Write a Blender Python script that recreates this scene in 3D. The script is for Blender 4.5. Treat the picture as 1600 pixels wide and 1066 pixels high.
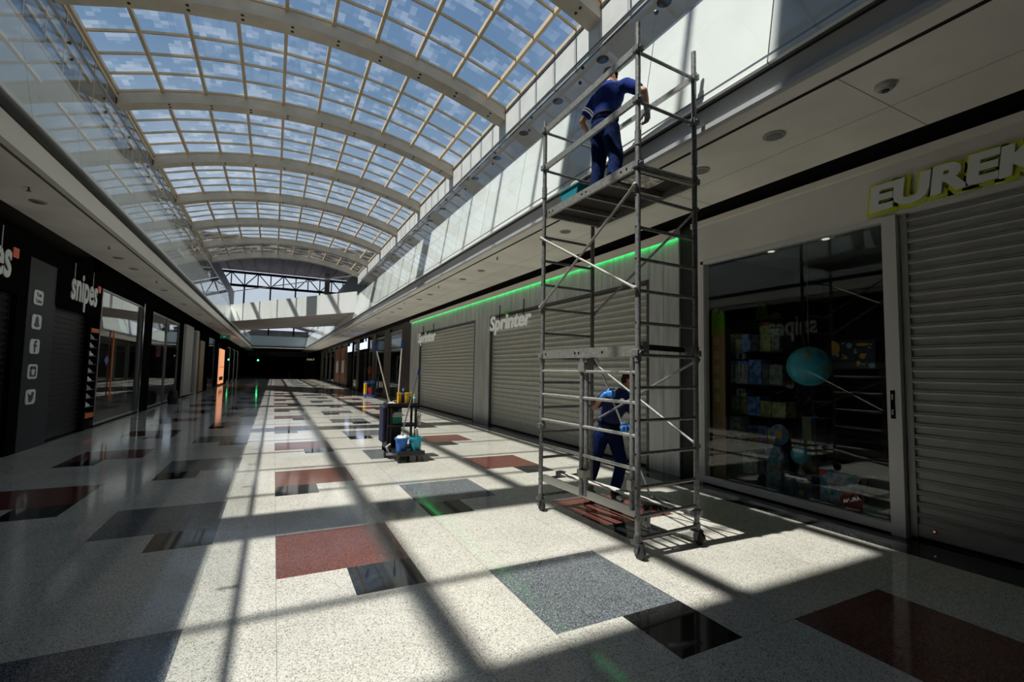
import bpy, bmesh, math, random
from mathutils import Vector, Matrix, Euler, noise
random.seed(7)
S = bpy.context.scene
COL = S.collection
for o in list(bpy.data.objects): bpy.data.objects.remove(o)
V = Vector
PI = math.pi
# ------------------------------------------------------------------ camera
H = 1.65
yaw, pit, roll = [math.radians(a) for a in (26.849, 3.702, 1.0386)]
cy, sy, cp, sp = math.cos(yaw), math.sin(yaw), math.cos(pit), math.sin(pit)
Fv = V((sy*cp, cy*cp, sp)); Rv = V((cy, -sy, 0)); Uv = Rv.cross(Fv)
R2 = Rv*math.cos(roll) + Uv*math.sin(roll); U2 = -Rv*math.sin(roll) + Uv*math.cos(roll)
cam = bpy.data.cameras.new('camera'); cam.lens = 732.06/1600*36; cam.sensor_width = 36
cam.clip_start = .05; cam.clip_end = 500
co = bpy.data.objects.new('camera', cam); COL.objects.link(co); S.camera = co
M = Matrix((R2, U2, -Fv)).transposed().to_4x4(); M.translation = (0, 0, H); co.matrix_world = M
# ------------------------------------------------------------------ light
S.view_settings.view_transform = 'Standard'; S.view_settings.look = 'None'
S.view_settings.gamma = 1; S.view_settings.use_curve_mapping = False
S.view_settings.exposure = 0.08
S.cycles.diffuse_bounces = 8; S.cycles.max_bounces = 16; S.cycles.transparent_max_bounces = 16
SUND = V((.43, -.015, -1)).normalized()
sun = bpy.data.lights.new('sun', 'SUN'); sun.energy = 7.4; sun.angle = math.radians(.53); sun.color = (1, .93, .84)
so = bpy.data.objects.new('sun', sun); COL.objects.link(so); so.rotation_euler = SUND.to_track_quat('-Z', 'Y').to_euler()
so.location = (-20, 20, 40)
W = bpy.data.worlds.new('sky'); S.world = W; W.use_nodes = True
nt = W.node_tree; nt.nodes.clear()
def N(nt, t, **k):
    n = nt.nodes.new(t)
    for a, b in k.items(): setattr(n, a, b)
    return n
tc = N(nt, 'ShaderNodeTexCoord'); sx = N(nt, 'ShaderNodeSeparateXYZ'); nt.links.new(tc.outputs['Generated'], sx.inputs[0])
rp = N(nt, 'ShaderNodeValToRGB'); nt.links.new(sx.outputs['Z'], rp.inputs[0])
e = rp.color_ramp.elements
e[0].position = 0.0; e[0].color = (.56, .61, .68, 1); e[1].position = .9; e[1].color = (.080, .165, .33, 1)
m_ = e.new(.25); m_.color = (.38, .46, .56, 1); m_ = e.new(.5); m_.color = (.15, .245, .38, 1)
nz = N(nt, 'ShaderNodeTexNoise'); nz.inputs['Scale'].default_value = 3.2; nz.inputs['Detail'].default_value = 7
mp = N(nt, 'ShaderNodeMapping'); mp.inputs['Scale'].default_value = (1, 1, 2.6)
nt.links.new(tc.outputs['Generated'], mp.inputs[0]); nt.links.new(mp.outputs[0], nz.inputs[0])
r2 = N(nt, 'ShaderNodeValToRGB'); r2.color_ramp.elements[0].position = .52; r2.color_ramp.elements[1].position = .74
r2.color_ramp.elements[1].color = (.35, .35, .35, 1)
nt.links.new(nz.outputs[0], r2.inputs[0])
mx = N(nt, 'ShaderNodeMixRGB'); mx.inputs[2].default_value = (.72, .78, .86, 1)
nt.links.new(r2.outputs[0], mx.inputs[0]); nt.links.new(rp.outputs[0], mx.inputs[1])
bg = N(nt, 'ShaderNodeBackground'); bg.inputs[1].default_value = 1.12; nt.links.new(mx.outputs[0], bg.inputs[0])
wo = N(nt, 'ShaderNodeOutputWorld'); nt.links.new(bg.outputs[0], wo.inputs[0])

# ------------------------------------------------------------------ materials
MATS = {}
def mat(name, col, rough=.5, metal=0, spec=.5, emit=None, es=0, noise_s=0, noise_a=0, coat=0, bump=0, col2=None, stretch=(1, 1, 1), thr=None):
    if name in MATS: return MATS[name]
    m = bpy.data.materials.new(name); m.use_nodes = True; nt = m.node_tree; b = nt.nodes['Principled BSDF']
    b.inputs['Base Color'].default_value = (*col, 1); b.inputs['Roughness'].default_value = rough
    b.inputs['Metallic'].default_value = metal; b.inputs['Specular IOR Level'].default_value = spec
    b.inputs['Coat Weight'].default_value = coat; b.inputs['Coat Roughness'].default_value = .03
    if emit: b.inputs['Emission Color'].default_value = (*emit, 1); b.inputs['Emission Strength'].default_value = es
    if noise_s:
        tc = N(nt, 'ShaderNodeTexCoord'); mp = N(nt, 'ShaderNodeMapping'); mp.inputs['Scale'].default_value = stretch
        nz = N(nt, 'ShaderNodeTexNoise'); nz.inputs['Scale'].default_value = noise_s; nz.inputs['Detail'].default_value = 4
        nt.links.new(tc.outputs['Object'], mp.inputs[0]); nt.links.new(mp.outputs[0], nz.inputs[0])
        r = N(nt, 'ShaderNodeValToRGB'); nt.links.new(nz.outputs[0], r.inputs[0])
        a, c = thr or (.3, .7)
        r.color_ramp.elements[0].position = a; r.color_ramp.elements[1].position = c
        c2 = col2 or tuple(max(0, x*(1-noise_a)) for x in col)
        c1 = col if col2 else tuple(min(1, x*(1+noise_a)) for x in col)
        r.color_ramp.elements[0].color = (*c2, 1); r.color_ramp.elements[1].color = (*c1, 1)
        nt.links.new(r.outputs[0], b.inputs['Base Color'])
        if bump:
            bp = N(nt, 'ShaderNodeBump'); bp.inputs['Strength'].default_value = bump; bp.inputs['Distance'].default_value = .01
            nt.links.new(nz.outputs[0], bp.inputs['Height']); nt.links.new(bp.outputs[0], b.inputs['Normal'])
    MATS[name] = m; return m
FW = .5252; FX0 = .0895; FY0 = 2.066
def granite(name, base, dark, light, rough=.09, spec=.5, joints=True, amt=.5, hue=None, sc=110):
    m = bpy.data.materials.new(name); m.use_nodes = True; nt = m.node_tree; b = nt.nodes['Principled BSDF']
    tc = N(nt, 'ShaderNodeTexCoord')
    nz = N(nt, 'ShaderNodeTexVoronoi'); nz.inputs['Scale'].default_value = sc
    nt.links.new(tc.outputs['Object'], nz.inputs['Vector'])
    sr = N(nt, 'ShaderNodeSeparateColor'); nt.links.new(nz.outputs['Color'], sr.inputs[0])
    r = N(nt, 'ShaderNodeValToRGB'); nt.links.new(sr.outputs[0], r.inputs[0])
    el = r.color_ramp.elements; el[0].position = .10; el[0].color = (*dark, 1); el[1].position = .92; el[1].color = (*light, 1)
    q = el.new(.30); q.color = (*base, 1); q = el.new(.66); q.color = (*base, 1)
    n2 = N(nt, 'ShaderNodeTexNoise'); n2.inputs['Scale'].default_value = 1.3; n2.inputs['Detail'].default_value = 3
    nt.links.new(tc.outputs['Object'], n2.inputs[0])
    mr = N(nt, 'ShaderNodeMapRange'); mr.inputs[1].default_value = .3; mr.inputs[2].default_value = .7; mr.inputs[3].default_value = .9; mr.inputs[4].default_value = 1.06
    nt.links.new(n2.outputs[0], mr.inputs[0])
    mu = N(nt, 'ShaderNodeMixRGB', blend_type='MULTIPLY'); mu.inputs[0].default_value = 1
    nt.links.new(r.outputs[0], mu.inputs[1]); nt.links.new(mr.outputs[0], mu.inputs[2])
    out = mu.outputs[0]
    if joints:
        s = N(nt, 'ShaderNodeSeparateXYZ'); nt.links.new(tc.outputs['Object'], s.inputs[0])
        def mth(op, a, bb=None):
            n = N(nt, 'ShaderNodeMath', operation=op)
            if isinstance(a, (int, float)): n.inputs[0].default_value = a
            else: nt.links.new(a, n.inputs[0])
            if bb is not None:
                if isinstance(bb, (int, float)): n.inputs[1].default_value = bb
                else: nt.links.new(bb, n.inputs[1])
            return n.outputs[0]
        def near(v, org, per):
            f = mth('FLOORED_MODULO', mth('ADD', v, -org+per/2), per)
            return mth('LESS_THAN', mth('ABSOLUTE', mth('SUBTRACT', f, per/2)), .0016)
        jx = mth('MAXIMUM', near(s.outputs[0], FX0, 3*FW), near(s.outputs[0], FX0+2*FW, 3*FW))
        jy = near(s.outputs[1], FY0, 3*FW)
        j = mth('MAXIMUM', jx, jy)
        mj = N(nt, 'ShaderNodeMixRGB'); mj.inputs[2].default_value = (.06, .055, .05, 1)
        nt.links.new(mth('MULTIPLY', j, .75), mj.inputs[0]); nt.links.new(out, mj.inputs[1]); out = mj.outputs[0]
    nt.links.new(out, b.inputs['Base Color'])
    b.inputs['Roughness'].default_value = rough; b.inputs['Specular IOR Level'].default_value = spec
    return m
def glassmat(name, tint=(.9, .95, .94), ior=1.45, rough=0.0, refl=1.0, patches=0, graz=1.0):
    m = bpy.data.materials.new(name); m.use_nodes = True; nt = m.node_tree; nt.nodes.clear()
    o = N(nt, 'ShaderNodeOutputMaterial'); t = N(nt, 'ShaderNodeBsdfTransparent'); t.inputs[0].default_value = (*tint, 1)
    g = N(nt, 'ShaderNodeBsdfGlossy'); g.inputs['Roughness'].default_value = rough; g.inputs[0].default_value = (refl, refl, refl, 1)
    ge = N(nt, 'ShaderNodeNewGeometry'); dt = N(nt, 'ShaderNodeVectorMath', operation='DOT_PRODUCT')
    nt.links.new(ge.outputs['Normal'], dt.inputs[0]); nt.links.new(ge.outputs['Incoming'], dt.inputs[1])
    def mt(op, a, c=None):
        q = N(nt, 'ShaderNodeMath', operation=op)
        for k, w_ in ((0, a), (1, c)):
            if w_ is None: continue
            if isinstance(w_, (int, float)): q.inputs[k].default_value = w_
            else: nt.links.new(w_, q.inputs[k])
        return q
    r0 = ((ior-1)/(ior+1))**2
    f = mt('ADD', mt('MULTIPLY', mt('POWER', mt('SUBTRACT', 1.0, mt('ABSOLUTE', dt.outputs['Value']).outputs[0]).outputs[0], 5).outputs[0], (1-r0)*graz).outputs[0], r0)
    mx = N(nt, 'ShaderNodeMixShader'); nt.links.new(f.outputs[0], mx.inputs[0]); nt.links.new(t.outputs[0], mx.inputs[1]); nt.links.new(g.outputs[0], mx.inputs[2])
    out = mx.outputs[0]
    if patches:  # whitish blocky patches mixed over the panes
        tc = N(nt, 'ShaderNodeTexCoord'); sn = N(nt, 'ShaderNodeVectorMath', operation='SNAP'); sn.inputs[1].default_value = (.27, .27, 50)
        nt.links.new(tc.outputs['Object'], sn.inputs[0])
        nz = N(nt, 'ShaderNodeTexNoise'); nz.inputs['Scale'].default_value = .62; nz.inputs['Detail'].default_value = 3; nz.inputs['Roughness'].default_value = .75
        nt.links.new(sn.outputs[0], nz.inputs[0])
        r = N(nt, 'ShaderNodeValToRGB'); r.color_ramp.elements[0].position = .50; r.color_ramp.elements[1].position = .60
        r.color_ramp.elements[0].color = (.006, .006, .006, 1)
        r.color_ramp.elements[1].color = (patches, patches, patches, 1); nt.links.new(nz.outputs[0], r.inputs[0])
        d = N(nt, 'ShaderNodeBsdfTranslucent'); d.inputs[0].default_value = (.8, .84, .88, 1)
        m2 = N(nt, 'ShaderNodeMixShader'); nt.links.new(r.outputs[0], m2.inputs[0]); nt.links.new(out, m2.inputs[1]); nt.links.new(d.outputs[0], m2.inputs[2]); out = m2.outputs[0]
    nt.links.new(out, o.inputs[0]); MATS[name] = m; return m
F_WHITE = granite('terrazzo cream', (.52, .495, .435), (.22, .20, .165), (.66, .64, .575), sc=170)
F_RED = granite('granite maroon', (.125, .042, .031), (.05, .018, .014), (.21, .09, .07), sc=170)
F_GREY = granite('granite grey', (.105, .115, .123), (.035, .038, .042), (.26, .28, .29), sc=160)
F_BLACK = granite('granite black', (.012, .013, .013), (.006, .006, .006), (.03, .03, .03), rough=.05, joints=False)
WHITE_P = mat('gloss white panel', (.86, .87, .84), .30, spec=.4, noise_s=.5, noise_a=.04)
BEIGE = mat('beige steel', (.72, .58, .38), .45, noise_s=2, noise_a=.08)
BEAM = mat('beam paint', (.70, .61, .47), .45, noise_s=1.5, noise_a=.08)
SOFF = mat('soffit plaster', (.88, .845, .77), .55, noise_s=1.1, noise_a=.10)
CREAM = mat('cream trim', (.78, .74, .66), .4)
DGREY = mat('dark grey metal', (.10, .10, .105), .35, metal=.4, noise_s=3, noise_a=.15)
GREYM = mat('grey metal trim', (.30, .31, .32), .3, metal=.6, noise_s=4, noise_a=.1)
BROWN = mat('brown recess', (.05, .042, .036), .6)
BLACK = mat('black gloss', (.006, .006, .006), .35, spec=0)
BLACKM = mat('black matt', (.012, .012, .012), .6)
CHAR = mat('charcoal panel', (.02, .021, .022), .4, spec=.25)
STEEL = mat('brushed steel facade', (.52, .54, .53), .42, metal=.25, noise_s=9, noise_a=.18, stretch=(1, 1, .12), bump=.1)
SHUT = mat('shutter aluminium', (.50, .50, .45), .45, metal=.1, noise_s=5, noise_a=.06)
SHUTD = mat('shutter dark', (.028, .028, .030), .4, spec=.12)
ALU = mat('scaffold aluminium', (.46, .45, .41), .46, metal=.75, noise_s=26, noise_a=.22, bump=.15)
ALUD = mat('scaffold aluminium worn', (.23, .23, .23), .55, metal=.5, noise_s=30, noise_a=.3)
PLY = mat('phenolic plywood deck', (.022, .015, .012), .45, noise_s=20, noise_a=.3, stretch=(1, 8, 1))
RUBBER = mat('rubber', (.014, .014, .015), .55)
CHROME = mat('chrome', (.7, .7, .7), .15, metal=1)
LETW = mat('white with added glow', (.90, .90, .88), .45, emit=(1, 1, .97), es=.10)  # faint glow added to brighten white letters, prints and cloth parts
GLASS = glassmat('clear glass'); GLASSB = glassmat('balustrade glass', (.98, .99, .985), 1.32, graz=.5)
GLASSR = glassmat('skylight glass', (.80, .86, .90), 1.35, patches=.09)
NAVY = mat('navy cotton', (.007, .017, .070), .9, spec=.08, noise_s=40, noise_a=.25, bump=.3)
ROYAL = mat('royal blue polo cotton', (.022, .045, .23), .9, spec=.1, noise_s=30, noise_a=.2, bump=.3)
SKIN = mat('skin', (.52, .27, .17), .5, noise_s=30, noise_a=.06)
HAIR = mat('dark hair', (.010, .007, .005), .9, spec=.05, noise_s=120, noise_a=.5, bump=.6)
HAIRB = mat('brown hair', (.06, .034, .02), .9, spec=.1, noise_s=120, noise_a=.5, bump=.6)
BLUEP = mat('blue plastic', (.02, .16, .60), .35); TEALP = mat('turquoise plastic', (.02, .40, .52), .35)
YEL = mat('yellow plastic', (.85, .45, .02), .4); REDP = mat('red plastic', (.60, .03, .03), .4)
BLUEG = mat('blue glove', (.04, .22, .62), .5); DKBLUE = mat('navy bag fabric', (.008, .011, .045), .75)
RAG = mat('grey cleaning cloth', (.50, .47, .43), .9, noise_s=40, noise_a=.35, bump=.5)
TEALC = mat('teal plastic', (.01, .20, .25), .5)
HANDLE = mat('cream handle paint', (.78, .72, .60), .4)
GREYH = mat('galvanised handle', (.42, .44, .47), .35, metal=.6)
LED = mat('green light strip', (.02, .3, .1), .5, emit=(.02, 1, .22), es=6)
ORANGE = mat('orange', (.70, .15, .02), .5)

# ------------------------------------------------------------------ mesh helpers
class MB:
    def __init__(s): s.v = []; s.f = []; s.mi = []
    def add(s, vs, fs, mi=0):
        n = len(s.v); s.v += [tuple(x) for x in vs]; s.f += [tuple(i+n for i in f) for f in fs]; s.mi += [mi]*len(fs); return s
    def box(s, x0, x1, y0, y1, z0, z1, mi=0):
        vs = [(x, y, z) for x in (x0, x1) for y in (y0, y1) for z in (z0, z1)]
        return s.add(vs, [(0, 1, 3, 2), (4, 6, 7, 5), (0, 4, 5, 1), (2, 3, 7, 6), (0, 2, 6, 4), (1, 5, 7, 3)], mi)
    def obox(s, c, X, Y, Z, mi=0):  # centre + half vectors
        c, X, Y, Z = V(c), V(X), V(Y), V(Z)
        vs = [c+a*X+b*Y+d*Z for a in (-1, 1) for b in (-1, 1) for d in (-1, 1)]
        return s.add(vs, [(0, 1, 3, 2), (4, 6, 7, 5), (0, 4, 5, 1), (2, 3, 7, 6), (0, 2, 6, 4), (1, 5, 7, 3)], mi)
    def tube(s, p0, p1, r, n=12, r2=None, mi=0):
        p0, p1 = V(p0), V(p1); d = (p1-p0).normalized(); a = d.orthogonal().normalized(); b = d.cross(a); r2 = r if r2 is None else r2
        vs = [p0+(a*math.cos(2*PI*i/n)+b*math.sin(2*PI*i/n))*r for i in range(n)]+[p1+(a*math.cos(2*PI*i/n)+b*math.sin(2*PI*i/n))*r2 for i in range(n)]
        fs = [(i, (i+1) % n, n+(i+1) % n, n+i) for i in range(n)]+[tuple(range(n))[::-1], tuple(range(n, 2*n))]
        return s.add(vs, fs, mi)
    def bar(s, p0, p1, w, h, up=(0, 0, 1), mi=0):
        p0, p1 = V(p0), V(p1); d = (p1-p0); x = d.cross(V(up)).normalized(); z = x.cross(d).normalized()
        return s.obox((p0+p1)/2, d/2, x*w/2, z*h/2, mi)
    def path(s, pts, r, n=8, mi=0):
        for a, b in zip(pts[:-1], pts[1:]): s.tube(a, b, r, n, mi=mi)
        return s
    def lathe(s, c, prof, n=24, ax=(0, 0, 1), mi=0):
        ax = V(ax).normalized(); a = ax.orthogonal().normalized(); b = ax.cross(a); c = V(c)
        vs = []
        for r, h in prof:
            vs += [c+ax*h+(a*math.cos(2*PI*i/n)+b*math.sin(2*PI*i/n))*r for i in range(n)]
        fs = []
        for k in range(len(prof)-1):
            fs += [(k*n+i, k*n+(i+1) % n, (k+1)*n+(i+1) % n, (k+1)*n+i) for i in range(n)]
        fs += [tuple(range(n))[::-1], tuple(range((len(prof)-1)*n, len(prof)*n))]
        return s.add(vs, fs, mi)
    def ball(s, c, rx, ry=None, rz=None, n=16, m=10, rot=None, mi=0):
        ry = ry or rx; rz = rz or rx; c = V(c); rot = rot or Matrix.Identity(3); vs = []; fs = []
        for j in range(1, m):
            t = PI*j/m
            for i in range(n):
                p = 2*PI*i/n; vs.append(c+rot @ V((rx*math.sin(t)*math.cos(p), ry*math.sin(t)*math.sin(p), rz*math.cos(t))))
        vs += [c+rot @ V((0, 0, rz)), c+rot @ V((0, 0, -rz))]; T = len(vs)-2; B = T+1
        for j in range(m-2):
            for i in range(n): fs.append((j*n+i, (j+1)*n+i, (j+1)*n+(i+1) % n, j*n+(i+1) % n))
        for i in range(n): fs.append((T, i, (i+1) % n)); fs.append((B, (m-2)*n+(i+1) % n, (m-2)*n+i))
        return s.add(vs, fs, mi)
    def prism(s, poly, o, X, Y, Z, mi=0):  # 2d poly in X,Y dirs, extruded along Z vector
        o, X, Y, Z = V(o), V(X), V(Y), V(Z); n = len(poly)
        vs = [o+X*a+Y*b for a, b in poly]+[o+X*a+Y*b+Z for a, b in poly]
        fs = [(i, (i+1) % n, n+(i+1) % n, n+i) for i in range(n)]+[tuple(range(n))[::-1], tuple(range(n, 2*n))]
        return s.add(vs, fs, mi)
    def build(s, name, m, parent=None, smooth=False, bevel=0, recalc=True):
        me = bpy.data.meshes.new(name); me.from_pydata(s.v, [], s.f)
        ms = m if isinstance(m, (list, tuple)) else [m]
        for q in ms: me.materials.append(q)
        if len(ms) > 1: me.polygons.foreach_set('material_index', s.mi)
        if recalc:
            bm = bmesh.new(); bm.from_mesh(me); bmesh.ops.recalc_face_normals(bm, faces=bm.faces); bm.to_mesh(me); bm.free()
        if parent is not None and parent.type == 'EMPTY' or parent is not None and parent.parent is not None:
            pass
        o = bpy.data.objects.new(name, me); COL.objects.link(o)
        if smooth:
            for p in me.polygons: p.use_smooth = True
        if bevel:
            b = o.modifiers.new('bevel', 'BEVEL'); b.width = bevel; b.segments = 2; b.limit_method = 'ANGLE'
        if parent is not None: setparent(o, parent)
        me.update(); return o
ORIG = {}
def setparent(o, parent):
    # meshes are authored in world coordinates: move them into the parent's frame
    org = ORIG.get(parent.name, V((0, 0, 0)))
    if org.length > 0: o.data.transform(Matrix.Translation(-org)); 
    o.parent = parent; ORIG[o.name] = org
def thing(name, label, cat, loc=(0, 0, 0), group=None, kind=None):
    o = bpy.data.objects.new(name, None); COL.objects.link(o); o.location = loc; o.empty_display_size = .1
    ORIG[o.name] = V(loc); o['label'] = label; o['category'] = cat
    if group: o['group'] = group
    if kind: o['kind'] = kind
    return o
def tag(o, label, cat, group=None, kind=None):
    o['label'] = label; o['category'] = cat
    if group: o['group'] = group
    if kind: o['kind'] = kind
    return o
def struct(name, mb, m, parent=None, label=None, **k):
    o = mb.build(name, m, parent, **k)
    if parent is None: o['kind'] = 'structure'
    if label: o['label'] = label
    return o
def copy_tree(o, parent=None):
    c = o.copy(); COL.objects.link(c)
    if parent: c.parent = parent
    for ch in list(o.children): copy_tree(ch, c)
    return c
def text_mesh(s, size, ext, off):
    cu = bpy.data.curves.new('txt', 'FONT'); cu.body = s; cu.size = size; cu.extrude = ext; cu.offset = off; cu.resolution_u = 3
    o = bpy.data.objects.new('txt', cu); COL.objects.link(o)
    dg = bpy.context.evaluated_depsgraph_get(); dg.update()
    me = bpy.data.meshes.new_from_object(o.evaluated_get(dg)); bpy.data.objects.remove(o); return me
def lettering(word, h, org, X, width, ext, m, parent, shear=0, off=0, split=True, Z=(0, 0, 1), name='letter', rises=None):
    """letters of a word as separate parts; org = left end of baseline"""
    X = V(X).normalized(); Z = V(Z).normalized(); Nn = X.cross(Z); org = V(org)
    full = text_mesh(word, 1, .01, 0); xs = [v.co.x for v in full.vertices]; w = max(xs)-min(xs); x0 = min(xs); bpy.data.meshes.remove(full)
    capm = text_mesh('H', 1, .01, 0); ch = max(v.co.y for v in capm.vertices); bpy.data.meshes.remove(capm)
    sxx = width/w; sz = h/ch; outs = []
    pieces = list(enumerate(word)) if split else [(0, word)]
    adv = []
    for i, c in pieces:
        if c == ' ': continue
        if split and i > 0:
            a = text_mesh(word[:i+1], 1, .01, 0); b = text_mesh(c, 1, .01, 0)
            dx = max(v.co.x for v in a.vertices)-max(v.co.x for v in b.vertices)
            bpy.data.meshes.remove(a); bpy.data.meshes.remove(b)
        else: dx = 0
        me = text_mesh(c, 1, .01, off)
        rz = rises[i] if rises else 0
        for v in me.vertices:
            x, y, z = v.co; x = (x+dx-x0)*sxx+shear*y*sz; v.co = org+X*x+Z*(y*sz+rz)+Nn*(-1 if False else 1)*(z/.01*ext/2+ext/2)
        me.materials.append(m); o = bpy.data.objects.new(name, me); COL.objects.link(o)
        if parent: setparent(o, parent)
        outs.append(o)
    return outs
def roundrect(w, h, r, n=5):
    p = []
    for cx_, cy_, a0 in ((w/2-r, h/2-r, 0), (-w/2+r, h/2-r, 90), (-w/2+r, -h/2+r, 180), (w/2-r, -h/2+r, 270)):
        for k in range(n+1):
            a = math.radians(a0+90*k/n); p.append((cx_+r*math.cos(a), cy_+r*math.sin(a)))
    return p
# ================================================================== FLOOR
XL, XR = -4.12, 5.93
b = MB()
def cell(i, j):
    c = math.floor(i/3); ii = i-3*c
    base = 4 if c % 2 == 0 else 1
    r = math.floor((j-base+1)/6); jj = j-base-6*r  # jj=-1 black row, 0,1 colour rows
    if ii < 2 and c <= 2 and c >= -2:
        if jj in (0, 1): return 1 if c % 2 == 0 else 2
        if jj == -1:
            right = (math.floor(c/2)+r) % 2 == 0
            if ii == (1 if right else 0): return 3
    return 0
xs = [FX0+FW*i for i in range(-8, 11)]
NJ0, NJ1 = -16, 190
def clampx(x): return min(max(x, XL), 5.41)
for i in range(-9, 11):
    x0, x1 = clampx(FX0+FW*i), clampx(FX0+FW*(i+1))
    if x1-x0 < 1e-4: continue
    runs = []
    for j in range(NJ0, NJ1):
        m = cell(i, j)
        if runs and runs[-1][0] == m and runs[-1][2]-runs[-1][1] < 30: runs[-1][2] = j+1
        else: runs.append([m, j, j+1])
    for m, a, c in runs:
        y0, y1 = FY0+FW*a, FY0+FW*c
        b.add([(x0, y0, 0), (x1, y0, 0), (x1, y1, 0), (x0, y1, 0)], [(0, 1, 2, 3)], m)
b.add([(5.41, -6.3, 0), (5.95, -6.3, 0), (5.95, 101.8, 0), (5.41, 101.8, 0)], [(0, 1, 2, 3)], 3)
b.add([(5.95, -6.3, -.0), (14, -6.3, 0), (14, 101.8, 0), (5.95, 101.8, 0)], [(0, 1, 2, 3)], 4)
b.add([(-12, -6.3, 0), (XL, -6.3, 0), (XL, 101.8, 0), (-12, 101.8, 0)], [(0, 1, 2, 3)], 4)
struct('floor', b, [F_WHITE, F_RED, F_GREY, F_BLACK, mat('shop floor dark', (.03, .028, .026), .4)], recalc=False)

# ================================================================== RIGHT EDGE OF THE VOID (slab, soffit, white panels)
Y0, Y1 = -6.0, 72.0
b = MB()
b.box(3.97, 5.75, Y0, 100, 4.2, 4.42)
o = struct('ceiling', b, SOFF, label='beige plaster soffit over the right walkway')
b = MB(); b.box(4.148, 4.158, Y0, 74, 4.190, 4.205); b.box(4.172, 4.182, Y0, 74, 4.190, 4.205)
struct('ceiling_slot', b, BLACKM, o)
b = MB()
for y in [2.2+2.6*k for k in range(-2, 30)]: b.box(4.2, 5.75, y-.004, y+.004, 4.1985, 4.205)
b.box(5.05, 5.056, Y0, 74, 4.1985, 4.205)
struct('ceiling_joint', b, mat('soffit joint', (.30, .29, .26), .6), o)
b = MB(); b.box(3.90, 3.97, Y0, 74, 4.2, 4.25); b.box(3.965, 4.0, Y0, 74, 4.25, 4.47)
struct('trim_1', b, mat('light grey metal lip', (.62, .63, .64), .3, metal=.3), label='light grey metal lip of the right soffit')
b = MB(); b.box(3.97, 14, Y0, Y1, 4.42, 4.52); b.box(5.75, 6.2, Y0, 100, 4.42, 4.45)
struct('trim_2', b, BROWN)
b = MB(); b.box(4.25, 14, Y0, Y1, 4.56, 5.3); struct('ceiling_slab_right', b, DGREY, label='first floor slab on the right')
def edge(x, z, side):  # leaning balustrade line, z height -> x
    return x
PB, PT, HT = (3.82, 4.48), (4.05, 5.82), (4.20, 6.67)
LB, LT, LH = (-2.72, 4.62), (-2.92, 5.82), (-3.05, 6.72)
PBY0, PBY1 = 27.6, 36.6    # bridge landing on the right
def leanpanel(b, B, T, ya, yb, th, inset=0):
    (x0, z0), (x1, z1) = B, T; s = 1 if x0 > 0 else -1
    n = V(((z1-z0), 0, -(x1-x0))).normalized()*s
    p = [V((x0, ya, z0)), V((x0, yb, z0)), V((x1, yb, z1)), V((x1, ya, z1))]
    p = [q+n*inset for q in p]
    b.add(p+[q+n*th for q in p], [(0, 1, 2, 3), (4, 7, 6, 5), (0, 4, 5, 1), (1, 5, 6, 2), (2, 6, 7, 3), (3, 7, 4, 0)])
PITCH = 1.66
b = MB(); y = Y0+.3
while y < Y1-.2:
    leanpanel(b, PB, PT, y+.006, min(y+PITCH, Y1)-.006, .035, .03); y += PITCH
struct('trim_3', b, WHITE_P, label='glossy white panels cladding the right slab edge')
b = MB(); y = Y0+.3
while y < Y1-.2:
    leanpanel(b, LB, LT, y+.006, min(y+PITCH, Y1)-.006, .035, .03); y += PITCH
struct('trim_4', b, WHITE_P, label='glossy white panels cladding the left slab edge')
b = MB(); b.box(4.09, 4.22, Y0, Y1, 5.80, 5.86); b.box(3.86, 4.25, Y0, Y1, 4.50, 4.56); b.box(4.19, 4.21, Y0, Y1, 4.56, 5.80); struct('trim_5', b, GREYM)  # last box: backing strip added to stop sun coming through the panel joints
b = MB(); b.box(-3.09, -2.97, Y0, Y1, 5.80, 5.86); b.box(-3.3, -2.76, Y0, Y1, 4.60, 4.66); b.box(-3.08, -3.06, Y0, Y1, 4.66, 5.80); struct('trim_6', b, GREYM)  # with an added strip blocking sunlight between the left panels
# left soffit
b = MB(); b.box(-3.95, -2.95, Y0, 100, 4.2, 4.42)
o = struct('ceiling_left', b, SOFF, label='beige plaster soffit over the left walkway')
b = MB(); b.box(-2.99, -2.98, Y0, 74, 4.190, 4.205); b.box(-2.965, -2.957, Y0, 74, 4.190, 4.205)
struct('ceiling_slot', b, BLACKM, o)
b = MB(); b.box(-2.95, -2.86, Y0, 74, 4.2, 4.24); b.box(-2.90, -2.86, Y0, 74, 4.24, 4.50)
struct('trim_7', b, CREAM, label='cream edge strip of the left soffit')
b = MB(); b.box(-12, -2.93, Y0, Y1, 4.42, 4.6); b.box(-4.3, -3.95, Y0, 100, 4.42, 4.45)
struct('trim_8', b, BROWN)
b = MB(); b.box(-12, -3.15, Y0, Y1, 4.66, 5.3); struct('ceiling_slab_left', b, DGREY, label='first floor slab on the left')
# glass balustrades
CLAMP = mat('balustrade clamp', (.12, .12, .12), .3, metal=.8)
def balustrade(B, Hh, side, ranges, label):
    t = thing('glass_balustrade', label, 'balustrade', (B[0], ranges[0][0], B[1]))
    for ya, yb in ranges:
        y = ya
        while y < yb-.3:
            e_ = min(y+PITCH, yb); g = MB(); leanpanel(g, (B[0], B[1]), Hh, y+.008, e_-.008, .016, -.012); g.build('glass_panel', GLASSB, t); y = e_
    b = MB()
    for ya, yb in ranges: b.tube((Hh[0], ya, Hh[1]), (Hh[0], yb, Hh[1]), .03, 10)
    b.build('handrail', GREYM, t, smooth=False)
    for ya, yb in ranges:
        y = ya+PITCH
        while y < min(yb-.1, 40):
            for k in (.80, .92):
                x = B[0]+(Hh[0]-B[0])*k; z = B[1]+(Hh[1]-B[1])*k; MB().ball((x, y, z), .03, .03, .03, 8, 6).build('clamp', CLAMP, t)
            y += PITCH
    return t
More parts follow.
